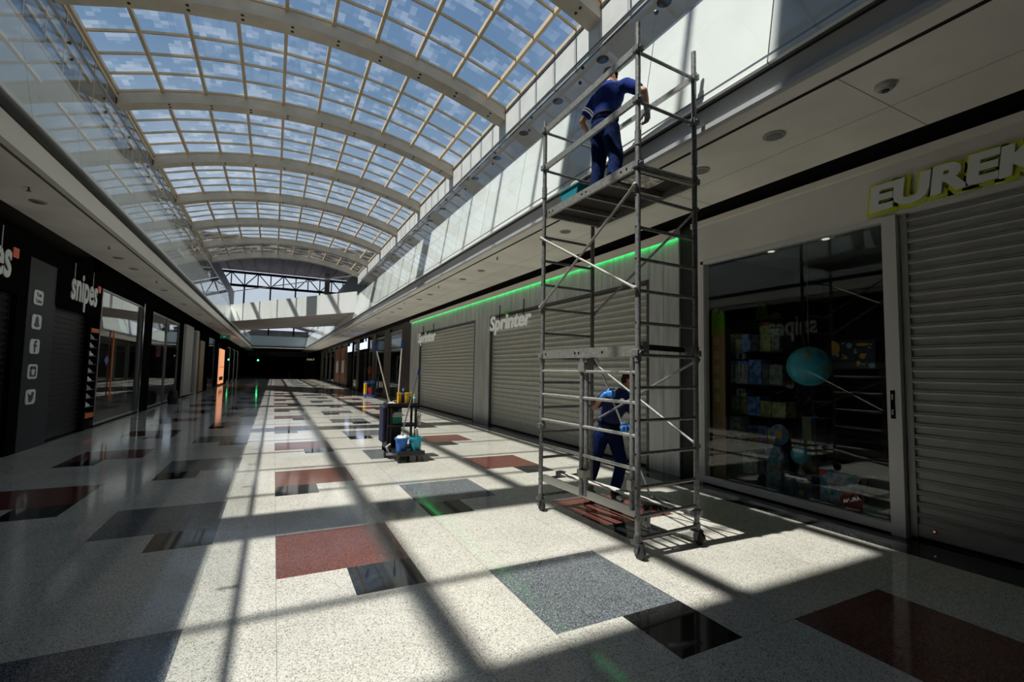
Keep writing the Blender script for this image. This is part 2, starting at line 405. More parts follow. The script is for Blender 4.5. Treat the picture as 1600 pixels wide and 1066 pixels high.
balustrade(PB, HT, 1, [(Y0+.3, 27.4), (36.8, Y1)], 'right-hand glass balustrade above the glossy white panels, behind the scaffold')
balustrade(LB, LH, -1, [(Y0+.3, 37.6), (47, Y1)], 'left-hand greenish glass balustrade above the left shops')

# ================================================================== UPPER GALLERY
b = MB(); b.box(10.6, 14, Y0, Y1, 14.1, 14.4)
struct('ceiling_gallery', b, mat('gallery plaster', (.88, .87, .82), .5, noise_s=1, noise_a=.05), label='upper gallery ceiling on the right')
b = MB(); y = Y0
while y < Y1: b.box(10.55, 10.66, y+.012, min(y+PITCH, Y1)-.012, 14.1, 15.55); y += PITCH
struct('trim_9', b, mat('skylight curb panel', (.74, .75, .72), .35, noise_s=1.2, noise_a=.06), label='white upstand panels under the skylight on the right')
b = MB(); b.box(10.52, 10.7, Y0, Y1, 15.55, 15.7); b.box(10.67, 14.2, Y0, Y1, 14.4, 15.6); struct('wall_right_upper', b, DGREY)
b = MB(); b.box(14, 14.3, Y0, 101, 0, 14.4); struct('wall_right_outer', b, mat('pale gallery wall', (.35, .36, .36), .6))
b = MB()
dm = mat('dark speaker grille', (.03, .035, .04), .5)
gl = MB()
for k, y in enumerate([4.5+3.3*q for q in range(0, 18)]):
    o = MB().lathe((11.1, y, 14.07), [(.24, 0), (.24, .04), (.18, .04)], 20).build('downlight', dm)
    tag(o, f'round dark downlight in the upper gallery ceiling seen through the right balustrade', 'ceiling light', 'downlights in the upper gallery ceiling')
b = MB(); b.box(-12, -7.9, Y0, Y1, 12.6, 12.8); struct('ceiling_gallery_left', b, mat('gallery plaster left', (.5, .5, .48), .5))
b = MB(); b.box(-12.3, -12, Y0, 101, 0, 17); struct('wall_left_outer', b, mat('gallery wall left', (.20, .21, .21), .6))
b = MB(); b.box(-7.97, -7.89, Y0, Y1, 12.8, 13.0); b.box(-7.97, -7.89, Y0, Y1, 15.5, 15.62)
y = 5.6-8.3
while y < Y1:
    for k in range(5):
        if Y0 < y+1.66*k < Y1: b.box(-7.95, -7.91, y+1.66*k-.025, y+1.66*k+.025, 13.0, 15.5)
    y += 8.3
struct('trim_10', b, BEIGE)
b = MB(); b.box(-7.935, -7.925, Y0, Y1, 13.0, 15.5); struct('window_20', b, GLASSR)

# ================================================================== SKYLIGHT VAULT
CX, CZ, RB, RG = 1.31, -10.25, 27.05, 27.75
def zr(x, R): return CZ+math.sqrt(R*R-(x-CX)**2)
BX = [-7.9, -6.2, -4.25, -2.15, -.2, 1.74, 3.68, 5.62, 7.56, 9.45, 10.62]
BX = [-7.9]+[-.19+1.94*k for k in range(-3, 6)]+[10.62]
AY = [30.4+8.3*k for k in range(-4, 6)]
def arcpts(x0, x1, n): return [x0+(x1-x0)*i/n for i in range(n+1)]
BOLT = mat('bolt hole', (.015, .012, .01), .6)
ti = 11
for y in AY:
    b = MB(); xs_ = arcpts(-7.95, 10.66, 36)
    for a, c in zip(xs_[:-1], xs_[1:]):
        for r0, r1, ya, yb in ((RB, RB+.62, y, y+.8),):
            vs = [(a, ya, zr(a, r0)), (c, ya, zr(c, r0)), (c, yb, zr(c, r0)), (a, yb, zr(a, r0)), (a, ya, zr(a, r1)), (c, ya, zr(c, r1)), (c, yb, zr(c, r1)), (a, yb, zr(a, r1))]
            b.add(vs, [(0, 1, 2, 3), (4, 7, 6, 5), (0, 4, 5, 1), (3, 2, 6, 7)])
    b.box(-7.95, -7.9, y, y+.8, zr(-7.9, RB), zr(-7.9, RB+.62)); b.box(10.61, 10.66, y, y+.8, zr(10.6, RB), zr(10.6, RB+.62))
    o = struct('trim_%d' % ti, b, BEAM, label='curved roof beam across the skylight'); ti += 1
    b = MB()
    for x in BX[1:-1]:
        for dy in (.22, .52): b.tube((x+.25, y+dy, zr(x+.25, RB)-.012), (x+.25, y+dy, zr(x+.25, RB)+.05), .07, 10)
    b.build('bolts', BOLT, o)
wi = 1
for y in AY:
    if y+8.3 < 2 or y > 71: continue
    ya, yb = y, min(y+8.3, 72)
    b = MB()
    g = MB()
    for a, c in zip(BX[:-1], BX[1:]):
        for k in range(5):
            g.add([(a, y+1.66*k, zr(a, RG)), (c, y+1.66*k, zr(c, RG)), (c, y+1.66*(k+1), zr(c, RG)), (a, y+1.66*(k+1), zr(a, RG))], [(0, 1, 2, 3)])
    if y+.1 < 2.4:   # keep the part beyond the solid roof
        pass
    o = struct('window_%d' % wi, g, GLASSR, label='curved skylight glazing between two roof beams', recalc=False); wi += 1
    fr = MB()
    for x in BX:
        z = zr(x, RG); fr.box(x-.075, x+.075, y, y+8.3, z-.19, z+.02)
    for k in range(0, 6):
        yy = y+1.66*k+(.06 if k == 0 else 0)
        for a, c in zip(BX[:-1], BX[1:]):
            fr.bar((a, yy, zr(a, RG)-.05), (c, yy, zr(c, RG)-.05), .10, .11)
    fr.build('window_frame', BEIGE, o)
# unseen solid roof over the near end, assumed from the shaded floor
b = MB()
xs_ = arcpts(-12.3, 14.3, 40)
for a, c in zip(xs_[:-1], xs_[1:]):
    b.add([(a, -6, zr(a, RG)+.1), (c, -6, zr(c, RG)+.1), (c, 2.75, zr(c, RG)+.1), (a, 2.75, zr(a, RG)+.1)], [(0, 1, 2, 3)])
    b.add([(a, -6, zr(a, RG)+.4), (c, -6, zr(c, RG)+.4), (c, 2.75, zr(c, RG)+.4), (a, 2.75, zr(a, RG)+.4)], [(0, 1, 2, 3)])
b.box(-12.3, -7.95, 2.75, Y1, 15.6, 15.8); b.box(10.66, 14.3, 2.75, Y1, 15.6, 15.7)
struct('ceiling_roof', b, mat('roof underside', (.3, .29, .27), .7))
b = MB(); b.box(-12.3, 14.3, -6.3, -6, 0, 18.5); struct('wall_back', b, mat('back wall', (.10, .10, .10), .7))

# ================================================================== BRIDGE
A0, A1 = V((-2.85, 38.3, 0)), V((4.05, 27.3, 0)); B0, B1 = V((-2.75, 47.2, 0)), V((4.0, 37.0, 0))
b = MB()
def quadprism(b, P, z0, z1):
    vs = [(p.x, p.y, z0) for p in P]+[(p.x, p.y, z1) for p in P]
    b.add(vs, [(0, 1, 2, 3), (4, 7, 6, 5), (0, 4, 5, 1), (1, 5, 6, 2), (2, 6, 7, 3), (3, 7, 4, 0)])
quadprism(b, [A0, A1, B1, B0], 4.85, 5.3)
dd = (A1-A0).normalized(); nn = V((dd.y, -dd.x, 0))
if nn.y > 0: nn = -nn
struct('ceiling_bridge', b, mat('bridge underside', (.40, .37, .34), .6, noise_s=1, noise_a=.15), label='underside and deck of the footbridge crossing the mall')
b = MB()
L = (A1-A0).length; n = 8
for k in range(n):
    p = A0+dd*(L*k/n+.01)+nn*.05; q = A0+dd*(L*(k+1)/n-.01)+nn*.05
    quadprism(b, [p, q, q+nn*.04, p+nn*.04], 4.80, 5.98)
for k in range(n):
    p = B0+(B1-B0)*(k/n+.001); q = B0+(B1-B0)*((k+1)/n-.001)
    quadprism(b, [p, q, q-nn*.04, p-nn*.04], 4.80, 5.98)
struct('trim_30', b, WHITE_P, label='glossy white side panels of the footbridge')
t = thing('bridge_balustrade', 'glass balustrade with a thin handrail along the near side of the white footbridge', 'balustrade', tuple(A0+V((0, 0, 5.98))))
for k in range(n):
    g = MB(); p = A0+dd*(L*k/n+.01); q = A0+dd*(L*(k+1)/n-.01); quadprism(g, [p, q, q-nn*.012, p-nn*.012], 5.98, 6.9); g.build('glass_panel', GLASSB, t)
MB().tube(A0+V((0, 0, 6.93)), A1+V((0, 0, 6.93)), .03).build('handrail', GREYM, t)

# ================================================================== FAR END
b = MB(); b.box(-3.3, 4.6, 72, 72.3, 4.5, 5.85)
struct('trim_31', b, mat('far parapet', (.42, .50, .54), .3), label='pale blue parapet at the far end of the mall')
b = MB(); b.box(-12, 14, 71.9, 101, 4.35, 4.5); struct('ceiling_far', b, CHAR)
b = MB(); b.box(-3.3, 4.6, 71.75, 71.98, 4.2, 4.34); struct('trim_32', b, CREAM)
b = MB(); b.box(-12, 14, 101, 101.3, 0, 4.5); struct('wall_far', b, BLACKM)
b = MB(); b.box(-12.3, 14.3, 112, 112.3, -1, 8.6); struct('wall_far_upper', b, mat('distant pale wall', (.45, .47, .46), .6, noise_s=.5, noise_a=.2))
b = MB(); b.box(-12.3, -8, 72, 112, 4.5, 17); b.box(11.5, 14.3, 72, 112, 4.5, 18); struct('wall_far_sides', b, mat('dark cladding', (.12, .11, .11), .6))
b = MB(); b.add([(-22, 72.4, 19.0), (26, 72.4, 19.0), (26, 106, 20.6), (-22, 106, 20.6), (-22, 72.4, 19.3), (26, 72.4, 19.3), (26, 106, 20.9), (-22, 106, 20.9)], [(0, 1, 2, 3), (4, 5, 6, 7), (0, 1, 5, 4), (2, 3, 7, 6)])
for x in [-20+2.3*k for k in range(20)]: b.bar((x, 73, 18.9), (x, 105, 20.5), .16, .25)
struct('ceiling_canopy', b, mat('canopy deck', (.16, .12, .13), .7, noise_s=.5, noise_a=.3, stretch=(3, .4, 1)), label='dark ribbed canopy roof at the far end')
b = MB(); TY = 106; DST = mat('dark truss steel', (.018, .018, .02), .7, spec=.1)
b.bar((-22, TY, 20.2), (26, TY, 20.2), .4, .45); b.bar((-22, TY, 17.6), (26, TY, 17.6), .4, .45)
for k in range(21):
    x = -22+2.3*k; b.bar((x, TY, 17.6), (x, TY, 20.2), .2, .2, (0, 1, 0))
    b.bar((x, TY, 17.6 if k % 2 else 20.2), (x+2.3, TY, 20.2 if k % 2 else 17.6), .18, .18, (0, 1, 0))
for k in range(10):
    x = -22+4.6*k+2.3; b.bar((x, TY, 8), (x, TY, 17.6), .28, .28, (0, 1, 0))
b.bar((-22, TY, 13.6), (26, TY, 13.6), .12, .12)
struct('trim_33', b, DST, label='dark steel truss and mullions closing the far end')
b = MB(); b.bar((8.8, 100, 4.5), (8.8, 100, 22), .9, .9, (0, 1, 0)); struct('trim_34', b, mat('grey column', (.35, .33, .31), .6))
b = MB(); b.box(-9, 9, 108.5, 109, 0, 9.2); 
for k in range(20): b.tube((-8+.85*k, 108.4, 9.0+1.6*math.sin(k/19*PI)), (-8+.85*(k+1), 108.4, 9.0+1.6*math.sin((k+1)/19*PI)), .5, 6)
struct('wall_distant', b, mat('distant roofs', (.30, .30, .30), .7, noise_s=.7, noise_a=.3))
# dark hall behind the far end
t = thing('closed_kiosk', 'grey shuttered shop with COLT sign at the dark far end', 'shop front', (6.1, 96, 0))
MB().box(5.0, 7.2, 95.9, 96.1, 0, 2.9).build('shutter', mat('pale blue-grey shutter', (.22, .26, .28), .5), t)
MB().box(5.0, 7.2, 95.88, 96.1, 2.9, 3.45).build('fascia', BLACK, t)
lettering('COLT', .30, (5.45, 95.86, 3.03), (1, 0, 0), 1.35, .03, mat('warm white letters', (.7, .6, .45), .5, emit=(1, .8, .5), es=.35), t, off=.01)
o = MB().box(-2.3, -2.12, 81.9, 82.0, 2.55, 2.73).build('signal_light', mat('green signal lamp', (.02, .5, .1), .4, emit=(.05, 1, .25), es=14), bevel=.02)
tag(o, 'bright green lamp glowing in the dark far left end of the mall', 'lamp')
MB().box(-2.36, -2.06, 82.0, 82.1, 2.5, 4.35).build('housing', BLACKM, o)
o = MB().lathe((2.3, 84, 0), [(.16, 0), (.13, .06), (.10, .5), (.06, 1.0), (.03, 1.1)], 12).build('bollard', mat('yellow marker', (.35, .28, .02), .5))
tag(o, 'small yellow floor marker at the dark far end', 'marker')
b = MB(); b.box(-1.0, 1.0, 80, 80.1, 3.3, 3.75); 
o = b.build('hanging_sign', CHAR); tag(o, 'dark hanging sign under the far ceiling', 'sign')
MB().box(-.9, -.87, 80, 80.1, 3.75, 4.35).box(.87, .9, 80, 80.1, 3.75, 4.35).build('hanger', CHAR, o)
b = MB(); b.box(-4, 5.5, 92, 92.2, 3.5, 4.35); struct('trim_35', b, mat('pale bulkhead', (.30, .36, .38), .5))
#@@PART2
# ================================================================== SHOPS, RIGHT SIDE
XR = 5.93
# ---- toy shop (near right)
WALLP = mat('white shop fascia', (.70, .68, .64), .45, noise_s=1.5, noise_a=.06)
b = MB(); b.box(XR, 6.15, Y0, 5.30, 3.42, 3.98); b.box(XR, 6.1, 5.17, 5.30, 0, 3.42)
struct('wall_right', b, WALLP, label='white fascia above the toy shop')
b = MB(); b.box(XR-.06, 6.1, Y0, 5.32, 3.98, 4.06); b.box(XR-.075, 6.1, 5.62, 22.7, 3.97, 4.06); b.box(XR-.075, XR-.065, 5.62, 22.7, 3.905, 3.97)
struct('trim_36', b, CREAM)
b = MB(); b.box(XR+.12, 6.5, Y0, 101, 4.06, 4.5); b.box(5.96, 6.4, 5.30, 5.62, 0, 4.06); struct('trim_37', b, BLACKM, label='black recess strip between shop fronts and soffit')
# window with white frame and sliding rail
FR_W = mat('white lacquered frame', (.62, .61, .60), .35)
w = MB().box(5.96, 5.97, 2.70, 5.12, .10, 3.38)
wo_ = struct('window_30', w, glassmat('shop glass', (.92, .96, .95), 1.5), label='large display window of the toy shop')
MB().box(XR-.01, 6.02, 2.70, 5.17, 0.02, .11).box(XR-.01, 6.02, 5.12, 5.18, .11, 3.42).box(XR-.01, 6.02, 2.70, 5.17, 3.37, 3.43).build('window_frame', FR_W, wo_)
p_ = MB().box(XR-.02, 6.05, 2.57, 2.70, 0, 3.42).build('door_jamb', FR_W, wo_)
MB().box(XR-.028, XR-.02, 2.625, 2.665, 1.22, 1.52).build('lock_plate', BLACK, p_)
MB().box(XR-.034, XR-.028, 2.635, 2.655, 1.26, 1.32).box(XR-.034, XR-.028, 2.635, 2.655, 1.42, 1.48).build('lock_slot', CHROME, p_)
def shutter(name, X, ya, yb, z0, z1, m, label, pitch=.115, side=1, group=None, prof=.030):
    t = thing(name, label, 'shutter', (X, (ya+yb)/2, z0), group)
    b = MB(); z = z0+.14; s = side
    pts = []
    while z < z1-.02:
        pts += [(X, z), (X, z+pitch*.50), (X-s*prof*.75, z+pitch*.56), (X-s*prof, z+pitch*.70), (X-s*prof, z+pitch*.76), (X-s*prof*.35, z+pitch*.79), (X-s*prof, z+pitch*.82), (X-s*prof, z+pitch*.90), (X-s*prof*.6, z+pitch*.97)]
        z += pitch
    pts.append((X, z))
    vs = [(x, y, zz) for x, zz in pts for y in (ya, yb)]
    b.add(vs, [(2*i, 2*i+1, 2*i+3, 2*i+2) for i in range(len(pts)-1)]); b.box(X+s*.03, X+s*.05, ya, yb, z0, z1)
    b.build('curtain', m, t)
    MB().box(min(X-s*.02, X+s*.02), max(X-s*.02, X+s*.02), ya, yb, z0+.01, z0+.14).build('bottom_rail', m, t, bevel=.004)
    for y in (ya, yb): MB().box(X-.035, X+.035, y-.03, y+.03, z0, z1).build('side_guide', m, t)
    return t
shutter('roller_shutter', 6.02, -2.0, 2.53, .02, 3.42, mat('shutter toy shop', (.34, .34, .32), .45, metal=.1, noise_s=5, noise_a=.08), 'closed grey roller shutter under the yellow-green lettered sign at the right edge')
o = MB().lathe((5.985, 2.36, .12), [(.022, 0), (.022, .006)], 16, ax=(-1, 0, 0)).build('sticker', REDP); tag(o, 'small round red sticker at the foot of the grey shutter', 'sticker')
MB().lathe((5.978, 2.36, .12), [(.011, 0), (.011, .004)], 12, ax=(-1, 0, 0)).build('emblem', LETW, o)
# EUREKA sign
t = thing('shop_sign', 'EUREKA sign in chubby white letters with a yellow-green outline', 'sign', (5.86, 2.0, 3.6))
LIME = mat('lime sign acrylic', (.60, .66, .03), .4); EW = mat('sign white acrylic', (.72, .74, .72), .4)
ris = [0, .0, .015, .02, .01, 0]
for q, o in enumerate(lettering('EUREKA', .25, (5.905, 2.76, 3.50), (0, -1, 0), 1.62, .03, LIME, t, shear=.12, off=.13, name='backing', rises=ris)): pass
lettering('EUREKA', .25, (5.868, 2.76, 3.50), (0, -1, 0), 1.62, .03, EW, t, shear=.12, off=.048, rises=ris)
# ---- toy shop interior
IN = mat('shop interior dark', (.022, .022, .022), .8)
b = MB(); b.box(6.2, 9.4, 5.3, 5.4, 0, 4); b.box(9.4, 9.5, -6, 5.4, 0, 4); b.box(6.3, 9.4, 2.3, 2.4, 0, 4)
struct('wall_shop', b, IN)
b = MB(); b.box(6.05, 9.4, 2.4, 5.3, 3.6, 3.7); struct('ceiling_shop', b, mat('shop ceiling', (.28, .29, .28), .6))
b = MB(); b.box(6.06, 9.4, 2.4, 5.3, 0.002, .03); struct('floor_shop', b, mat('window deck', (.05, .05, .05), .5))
for k, y in enumerate((4.55, 3.75)):
    o = MB().lathe((6.75, y, 3.6), [(.10, 0), (.10, -.03), (.085, -.035)], 20).build('spotlight', CREAM)
    tag(o, ['recessed ceiling spotlight in the toy shop window, nearer the white end column', 'recessed ceiling spotlight in the toy shop window, nearer the shutter'][k], 'ceiling light')
    MB().lathe((6.75, y, 3.562), [(.045, 0), (.045, -.006)], 14).build('bulb', mat('faint bulb', (.9, .9, .8), .4, emit=(1, .95, .8), es=.6), o)
# tan display strip with lime picket top and pale icons
t = thing('picket_display', 'tan window panel with a lime green picket-shaped top and pale square icons', 'panel', (6.16, 5.1, 0))
MB().box(6.15, 6.17, 4.93, 5.16, .04, 2.30).build('board', mat('tan board', (.30, .17, .07), .5), t)
P_ = [(0, 0), (.23, 0), (.23, .26), (.215, .32), (.19, .345), (.16, .34), (.135, .31), (.12, .26), (.105, .33), (.08, .40), (.05, .41), (.02, .37), (0, .30)]
MB().prism(P_, (6.145, 5.16, 2.30), (0, -1, 0), (0, 0, 1), (.03, 0, 0)).build('picket_top', mat('lime green', (.14, .26, .01), .5), t)
for k in range(5): MB().prism(roundrect(.10, .13, .02), (6.149, 5.07, 2.18-.22*k), (0, -1, 0), (0, 0, 1), (-.004, 0, 0)).build('icon', mat('pale tan print', (.40, .28, .17), .5), t)
o = MB().prism([(0, 0), (.55, 0), (.55, .12), (.5, .2), (.44, .22), (.38, .2), (.34, .12), (.30, .3), (.25, .38), (.19, .38), (.13, .3), (.11, .12), (.05, .2), (0, .12)], (6.9, 5.05, 2.42), (0, -1, 0), (0, 0, 1), (.02, 0, 0)).build('picket_sign', mat('lime dim', (.09, .17, .01), .5)); tag(o, 'dark green picket-shaped board hanging behind the tan window panel', 'panel')
# shelving
DK = mat('shelf black', (.015, .015, .015), .5)
t = thing('shelving_unit', 'dark shelving full of boxed toys at the back of the window', 'shelf', (6.95, 4.2, 0))
for z in (.55, 1.02, 1.50, 2.0, 2.5):
    MB().box(6.6, 7.0, 4.3, 5.25, z, z+.02).build('shelf_board', DK, t)
for y in (4.3, 5.24): MB().box(6.97, 7.0, y, y+.03, 0, 2.6).build('upright', DK, t)
NB = [(.02, .10, .25), (.01, .05, .12), (.03, .03, .035), (.10, .04, .02), (.02, .14, .30), (.05, .06, .05), (.12, .10, .03)]
def boxm(c):
    c = tuple(min(.8, x*1.4) for x in c)
    return mat('box card %s' % str(c), c, .45, noise_s=14, noise_a=.9, thr=(.42, .58), col2=tuple(min(1, x*2.0+.03) for x in (c[1]*.8, c[1], c[2])))
rnd = random.Random(3); n_ = 0
lab = ['on the lowest shelf', 'on the second shelf', 'on the middle shelf', 'on the fourth shelf']
for si, z in enumerate((.57, 1.04, 1.52, 2.02)):
    y = 5.20; q = 0
    while y > 4.42:
        w_ = rnd.uniform(.10, .22); h_ = rnd.uniform(.22, .40)
        if si == 2 and y > 4.9: w_ = .06; h_ = .36
        c = rnd.choice(NB) if not (si == 2 and w_ == .06) else (.02, .12, .26)
        o = MB().box(6.62, 6.86, y-w_, y-.008, z, z+h_).build('toy_box', boxm(c)); 
        tag(o, 'small boxed toy %s behind the shop window' % lab[si], 'box', 'boxed toys '+lab[si])
        if w_ == .06: MB().box(6.612, 6.62, y-w_+.015, y-.022, z+.10, z+.30).box(6.612, 6.62, y-w_+.008, y-.014, z+.02, z+.08).build('label_stripe', mat('yellow stripe', (.45, .45, .12), .5), o)
        y -= w_+.006; q += 1
# globes
def globe(c, r, label, stand=True):
    gm = MATS.get('globe print') or mat('globe print', (.05, .26, .34), .35, noise_s=5.5, thr=(.57, .64), col2=(.03, .26, .38))
    nt = gm.node_tree; rr = [n for n in nt.nodes if n.type == 'VALTORGB'][0]; rr.color_ramp.elements[0].color = (.05, .36, .50, 1); rr.color_ramp.elements[1].color = (.22, .24, .05, 1)
    t = thing('globe', label, 'globe', (c[0], c[1], c[2]-r-.12))
    MB().ball(c, r, n=36, m=22).build('sphere', gm, t, smooth=True)
    if stand:
        b = MB(); pts = [(c[0], c[1]+(r+.02)*math.cos(a), c[2]+(r+.02)*math.sin(a)) for a in [math.radians(-100+20*k) for k in range(11)]]; b.path(pts, .008, 8); b.build('meridian', DGREY, t)
        MB().lathe((c[0], c[1], c[2]-r-.12), [(r*.5, 0), (r*.45, .02), (.02, .04), (.015, .13)], 20).build('foot', DGREY, t, smooth=True)
    return t
globe((6.45, 3.84, 1.79), .265, 'large blue world globe hanging in the middle of the shop window', False)
MB().tube((6.45, 3.84, 2.05), (6.45, 3.84, 3.6), .006, 6).build('wire', DGREY, bpy.data.objects['globe'])
globe((6.38, 3.93, .60), .12, 'small blue world globe at the bottom of the shop window')
o = MB().box(6.30, 6.52, 3.74, 4.12, .03, .36).build('toy_box', boxm((.02, .03, .05))); tag(o, 'black toy box with white writing under the small globe', 'box')
o2 = MB(); lettering('Observatorio', .035, (6.292, 4.10, .29), (0, -1, 0), .30, .003, LETW, o, split=False, name='writing')
MB().lathe((6.292, 3.88, .12), [(.035, 0), (.035, .004)], 16, ax=(-1, 0, 0)).build('yellow_disc', mat('dim yellow', (.35, .33, .03), .5), o)
# solar system poster box
o = MB().box(6.62, 6.68, 3.13, 3.64, 1.76, 2.13).build('toy_box', mat('poster navy', (.012, .016, .03), .4)); tag(o, 'flat dark box printed with orange planets, right of the large globe', 'box')
PO = mat('planet orange', (.45, .22, .03), .5); PP = mat('planet pale', (.16, .24, .30), .5)
MB().prism([(.10*math.cos(a), .10*math.sin(a)) for a in [math.radians(-90+18*k) for k in range(11)]], (6.619, 3.635, 2.03), (0, -1, 0), (0, 0, 1), (-.004, 0, 0)).build('sun_print', PO, o)
rr_ = random.Random(5)
for k in range(22):
    r = rr_.choice([.035, .012, .012, .018, .026, .008, .01]); MB().lathe((6.62, 3.61-.03-rr_.random()*.42, 1.80+rr_.random()*.30), [(r, 0), (r, .004)], 14, ax=(-1, 0, 0)).build('planet_print', PO if k % 3 == 0 else PP, o)
MB().prism([(.075*math.cos(a), .02*math.sin(a)) for a in [2*PI*k/16 for k in range(16)]], (6.618, 3.27, 2.07), (0, -1, 0), (0, 0, 1), (-.006, 0, 0)).build('ring_print', PO, o)
# telescope-style boxes piled bottom left
def tbox(x, y0, y1, z0, z1, c, label, disc=True, d=.18):
    o = MB().box(x, x+d, y0, y1, z0, z1).build('toy_box', boxm(c)); tag(o, label, 'box')
    if disc:
        cy_, cz_ = (y0+y1)/2, z0+(z1-z0)*.6; r = min(y1-y0, z1-z0)*.30
        b = MB(); pts = [(x-.003, cy_+r*math.cos(a), cz_+r*math.sin(a)) for a in [2*PI*k/24 for k in range(25)]]; b.path(pts, .006, 6); b.build('ring_print', mat('lime print', (.33, .36, .04), .5), o)
        MB().box(x-.004, x, y0+.02, y1-.02, z0+.02, z0+.06).build('strip_print', mat('blue print', (.03, .22, .42), .5), o)
    return o
tbox(6.42, 4.86, 5.06, .60, 1.02, (.05, .06, .06), 'grey and blue toy box with a lime ring, standing nearest the tan panel')
MB().box(6.42, 6.6, 4.80, 5.10, .03, .60).build('plinth', DK, bpy.data.objects[-1] if False else None) if False else None
o = MB().box(6.40, 6.62, 4.80, 5.10, .03, .60).build('display_plinth', DK); tag(o, 'black plinth under the grey and blue toy box by the tan panel', 'plinth')
tbox(6.36, 4.56, 4.80, .20, .52, (.10, .12, .10), 'pale toy box left of the stacked telescope boxes', False)
o = MB().box(6.34, 6.6, 4.54, 4.79, .03, .20).build('display_plinth', DK); tag(o, 'low black plinth under the pale toy box', 'plinth')
tbox(6.35, 4.20, 4.42, .03, .23, (.01, .06, .12), 'lowest box of the telescope box stack in the shop window')
tbox(6.35, 4.19, 4.41, .23, .44, (.06, .07, .08), 'middle box of the telescope box stack in the shop window')
tbox(6.35, 4.20, 4.43, .44, .66, (.02, .09, .16), 'topmost box of the telescope box stack in the shop window')
o = MB().lathe((6.42, 4.24, .83), [(.14, 0), (.145, .015), (.14, .03)], 28, ax=(-1, 0, 0)).build('disc_puzzle', boxm((.02, .06, .10))); tag(o, 'round dark blue disc with an orange planet, standing on the stacked boxes', 'toy')
MB().lathe((6.388, 4.24, .83), [(.055, 0), (.055, .006)], 18, ax=(-1, 0, 0)).build('planet_print', PO, o)
# map carton, red discs, telescope
o = tbox(6.26, 3.16, 3.62, .10, .47, (.02, .15, .20), 'large green and blue map carton at the bottom right of the shop window', False)
MB().prism([(0, 0), (.10, .0), (.0, -.10)], (6.255, 3.62, .47), (0, -1, 0), (0, 0, 1), (-.005, 0, 0)).build('red_corner', REDP, o)
o = MB().lathe((6.17, 3.20, .17), [(.135, 0), (.135, .012)], 26, ax=(-1, 0, 0)).build('round_badge', mat('deep red card', (.35, .02, .02), .45)); tag(o, 'round red card with white writing in front of the map carton', 'card')
lettering('AHORA', .04, (6.157, 3.29, .15), (0, -.8, .35), .2, .003, LETW, o, split=False, name='writing', Z=(0, .35, .8))
t = thing('telescope', 'small grey telescope on a thin black tripod at the bottom right of the window', 'telescope', (6.12, 3.1, .03))
MB().tube((6.12, 3.12, .49), (6.12, 2.93, .53), .022, 14).tube((6.12, 3.15, .485), (6.12, 3.12, .49), .028, 14).build('tube', GREYM, t)
for p in ((6.05, 3.26), (6.12, 3.0), (6.2, 3.15)): MB().tube((6.12, 3.09, .46), (p[0], p[1], .03), .007, 8).build('leg', BLACK, t)
o = MB().box(6.45, 6.75, 2.88, 3.46, .03, .52).build('carton', mat('grey carton', (.16, .165, .16), .6)); tag(o, 'large pale grey carton behind the telescope', 'carton')
o = MB().box(6.08, 6.14, 2.80, 3.05, .03, .20).build('toy_box', mat('pale green card', (.22, .28, .24), .5)); tag(o, 'low pale green box in the right corner of the shop window', 'box')
o = MB().box(6.5, 6.6, 3.86, 3.98, .36, 1.1).build('display_stand', mat('olive board', (.10, .10, .05), .6)); tag(o, 'narrow olive stand below the large globe', 'stand')
# ---- SPRINTER
SF = 5.93
b = MB()
JT = .34
def panels(b, ya, yb, z0, z1, X0_=SF, X1_=SF+.12, pitch=JT):
    n = max(1, round((yb-ya)/pitch)); p = (yb-ya)/n
    for k in range(n): b.box(X0_, X1_, ya+p*k+.004, ya+p*(k+1)-.004, z0, z1)
panels(b, 5.62, 22.7, 3.32, 3.97)
panels(b, 5.62, 6.32, .0, 3.32, pitch=.35); panels(b, 13.25, 14.45, 0, 3.32, pitch=.6); panels(b, 21.15, 22.7, 0, 3.32, pitch=.5)
b.box(SF+.03, SF+.2, 5.62, 22.7, 3.32, 3.95)
struct('wall_right_steel', b, STEEL, label='brushed steel facade of the sports shop')
b = MB()
for a, c in ((6.32, 13.25), (14.45, 21.15)):
    b.box(SF-.004, SF+.16, a-.0, a+.06, 0, 3.32); b.box(SF-.004, SF+.16, c-.06, c, 0, 3.32); b.box(SF-.004, SF+.16, a, c, 3.29, 3.34)
struct('trim_38', b, DGREY)
b = MB(); b.box(SF-.040, SF-.020, 5.64, 22.7, 3.952, 3.968)
o = b.build('light_strip', LED); tag(o, 'glowing green light strip along the top of the steel facade', 'light')
shutter('roller_shutter', SF+.11, 6.38, 13.19, .02, 3.30, SHUT, 'closed grey roller shutter behind the scaffold, under the nearer Sprinter sign', pitch=.125)
shutter('roller_shutter', SF+.11, 14.51, 21.09, .02, 3.30, SHUT, 'closed grey roller shutter beyond the steel pillar, under the farther Sprinter sign', pitch=.125)
GDOT = mat('green dot', (.10, .50, .02), .5)
for ya, lb in ((13.02, 'Sprinter sign in white slanted letters hanging nearer the scaffold'), (21.02, 'Sprinter sign in white slanted letters hanging beyond the steel pillar')):
    t = thing('shop_sign', lb, 'sign', (SF-.06, ya-1.3, 2.9))
    ls = lettering('Sprinter', .40, (SF-.085, ya, 2.87), (0, -1, 0), 2.5, .024, LETW, t, shear=.18, off=.028)
    MB().prism(roundrect(.13, .12, .05), (SF-.115, ya-1.10, 3.30), (0, -1, 0), (0, 0, 1), (.05, 0, 0)).build('dot', GDOT, t)
    for k in (.5, 2.0): MB().tube((SF-.02, ya-k, 3.1), (SF-.02, ya-k, 3.6), .012, 6).build('hanging_rod', BLACK, t)
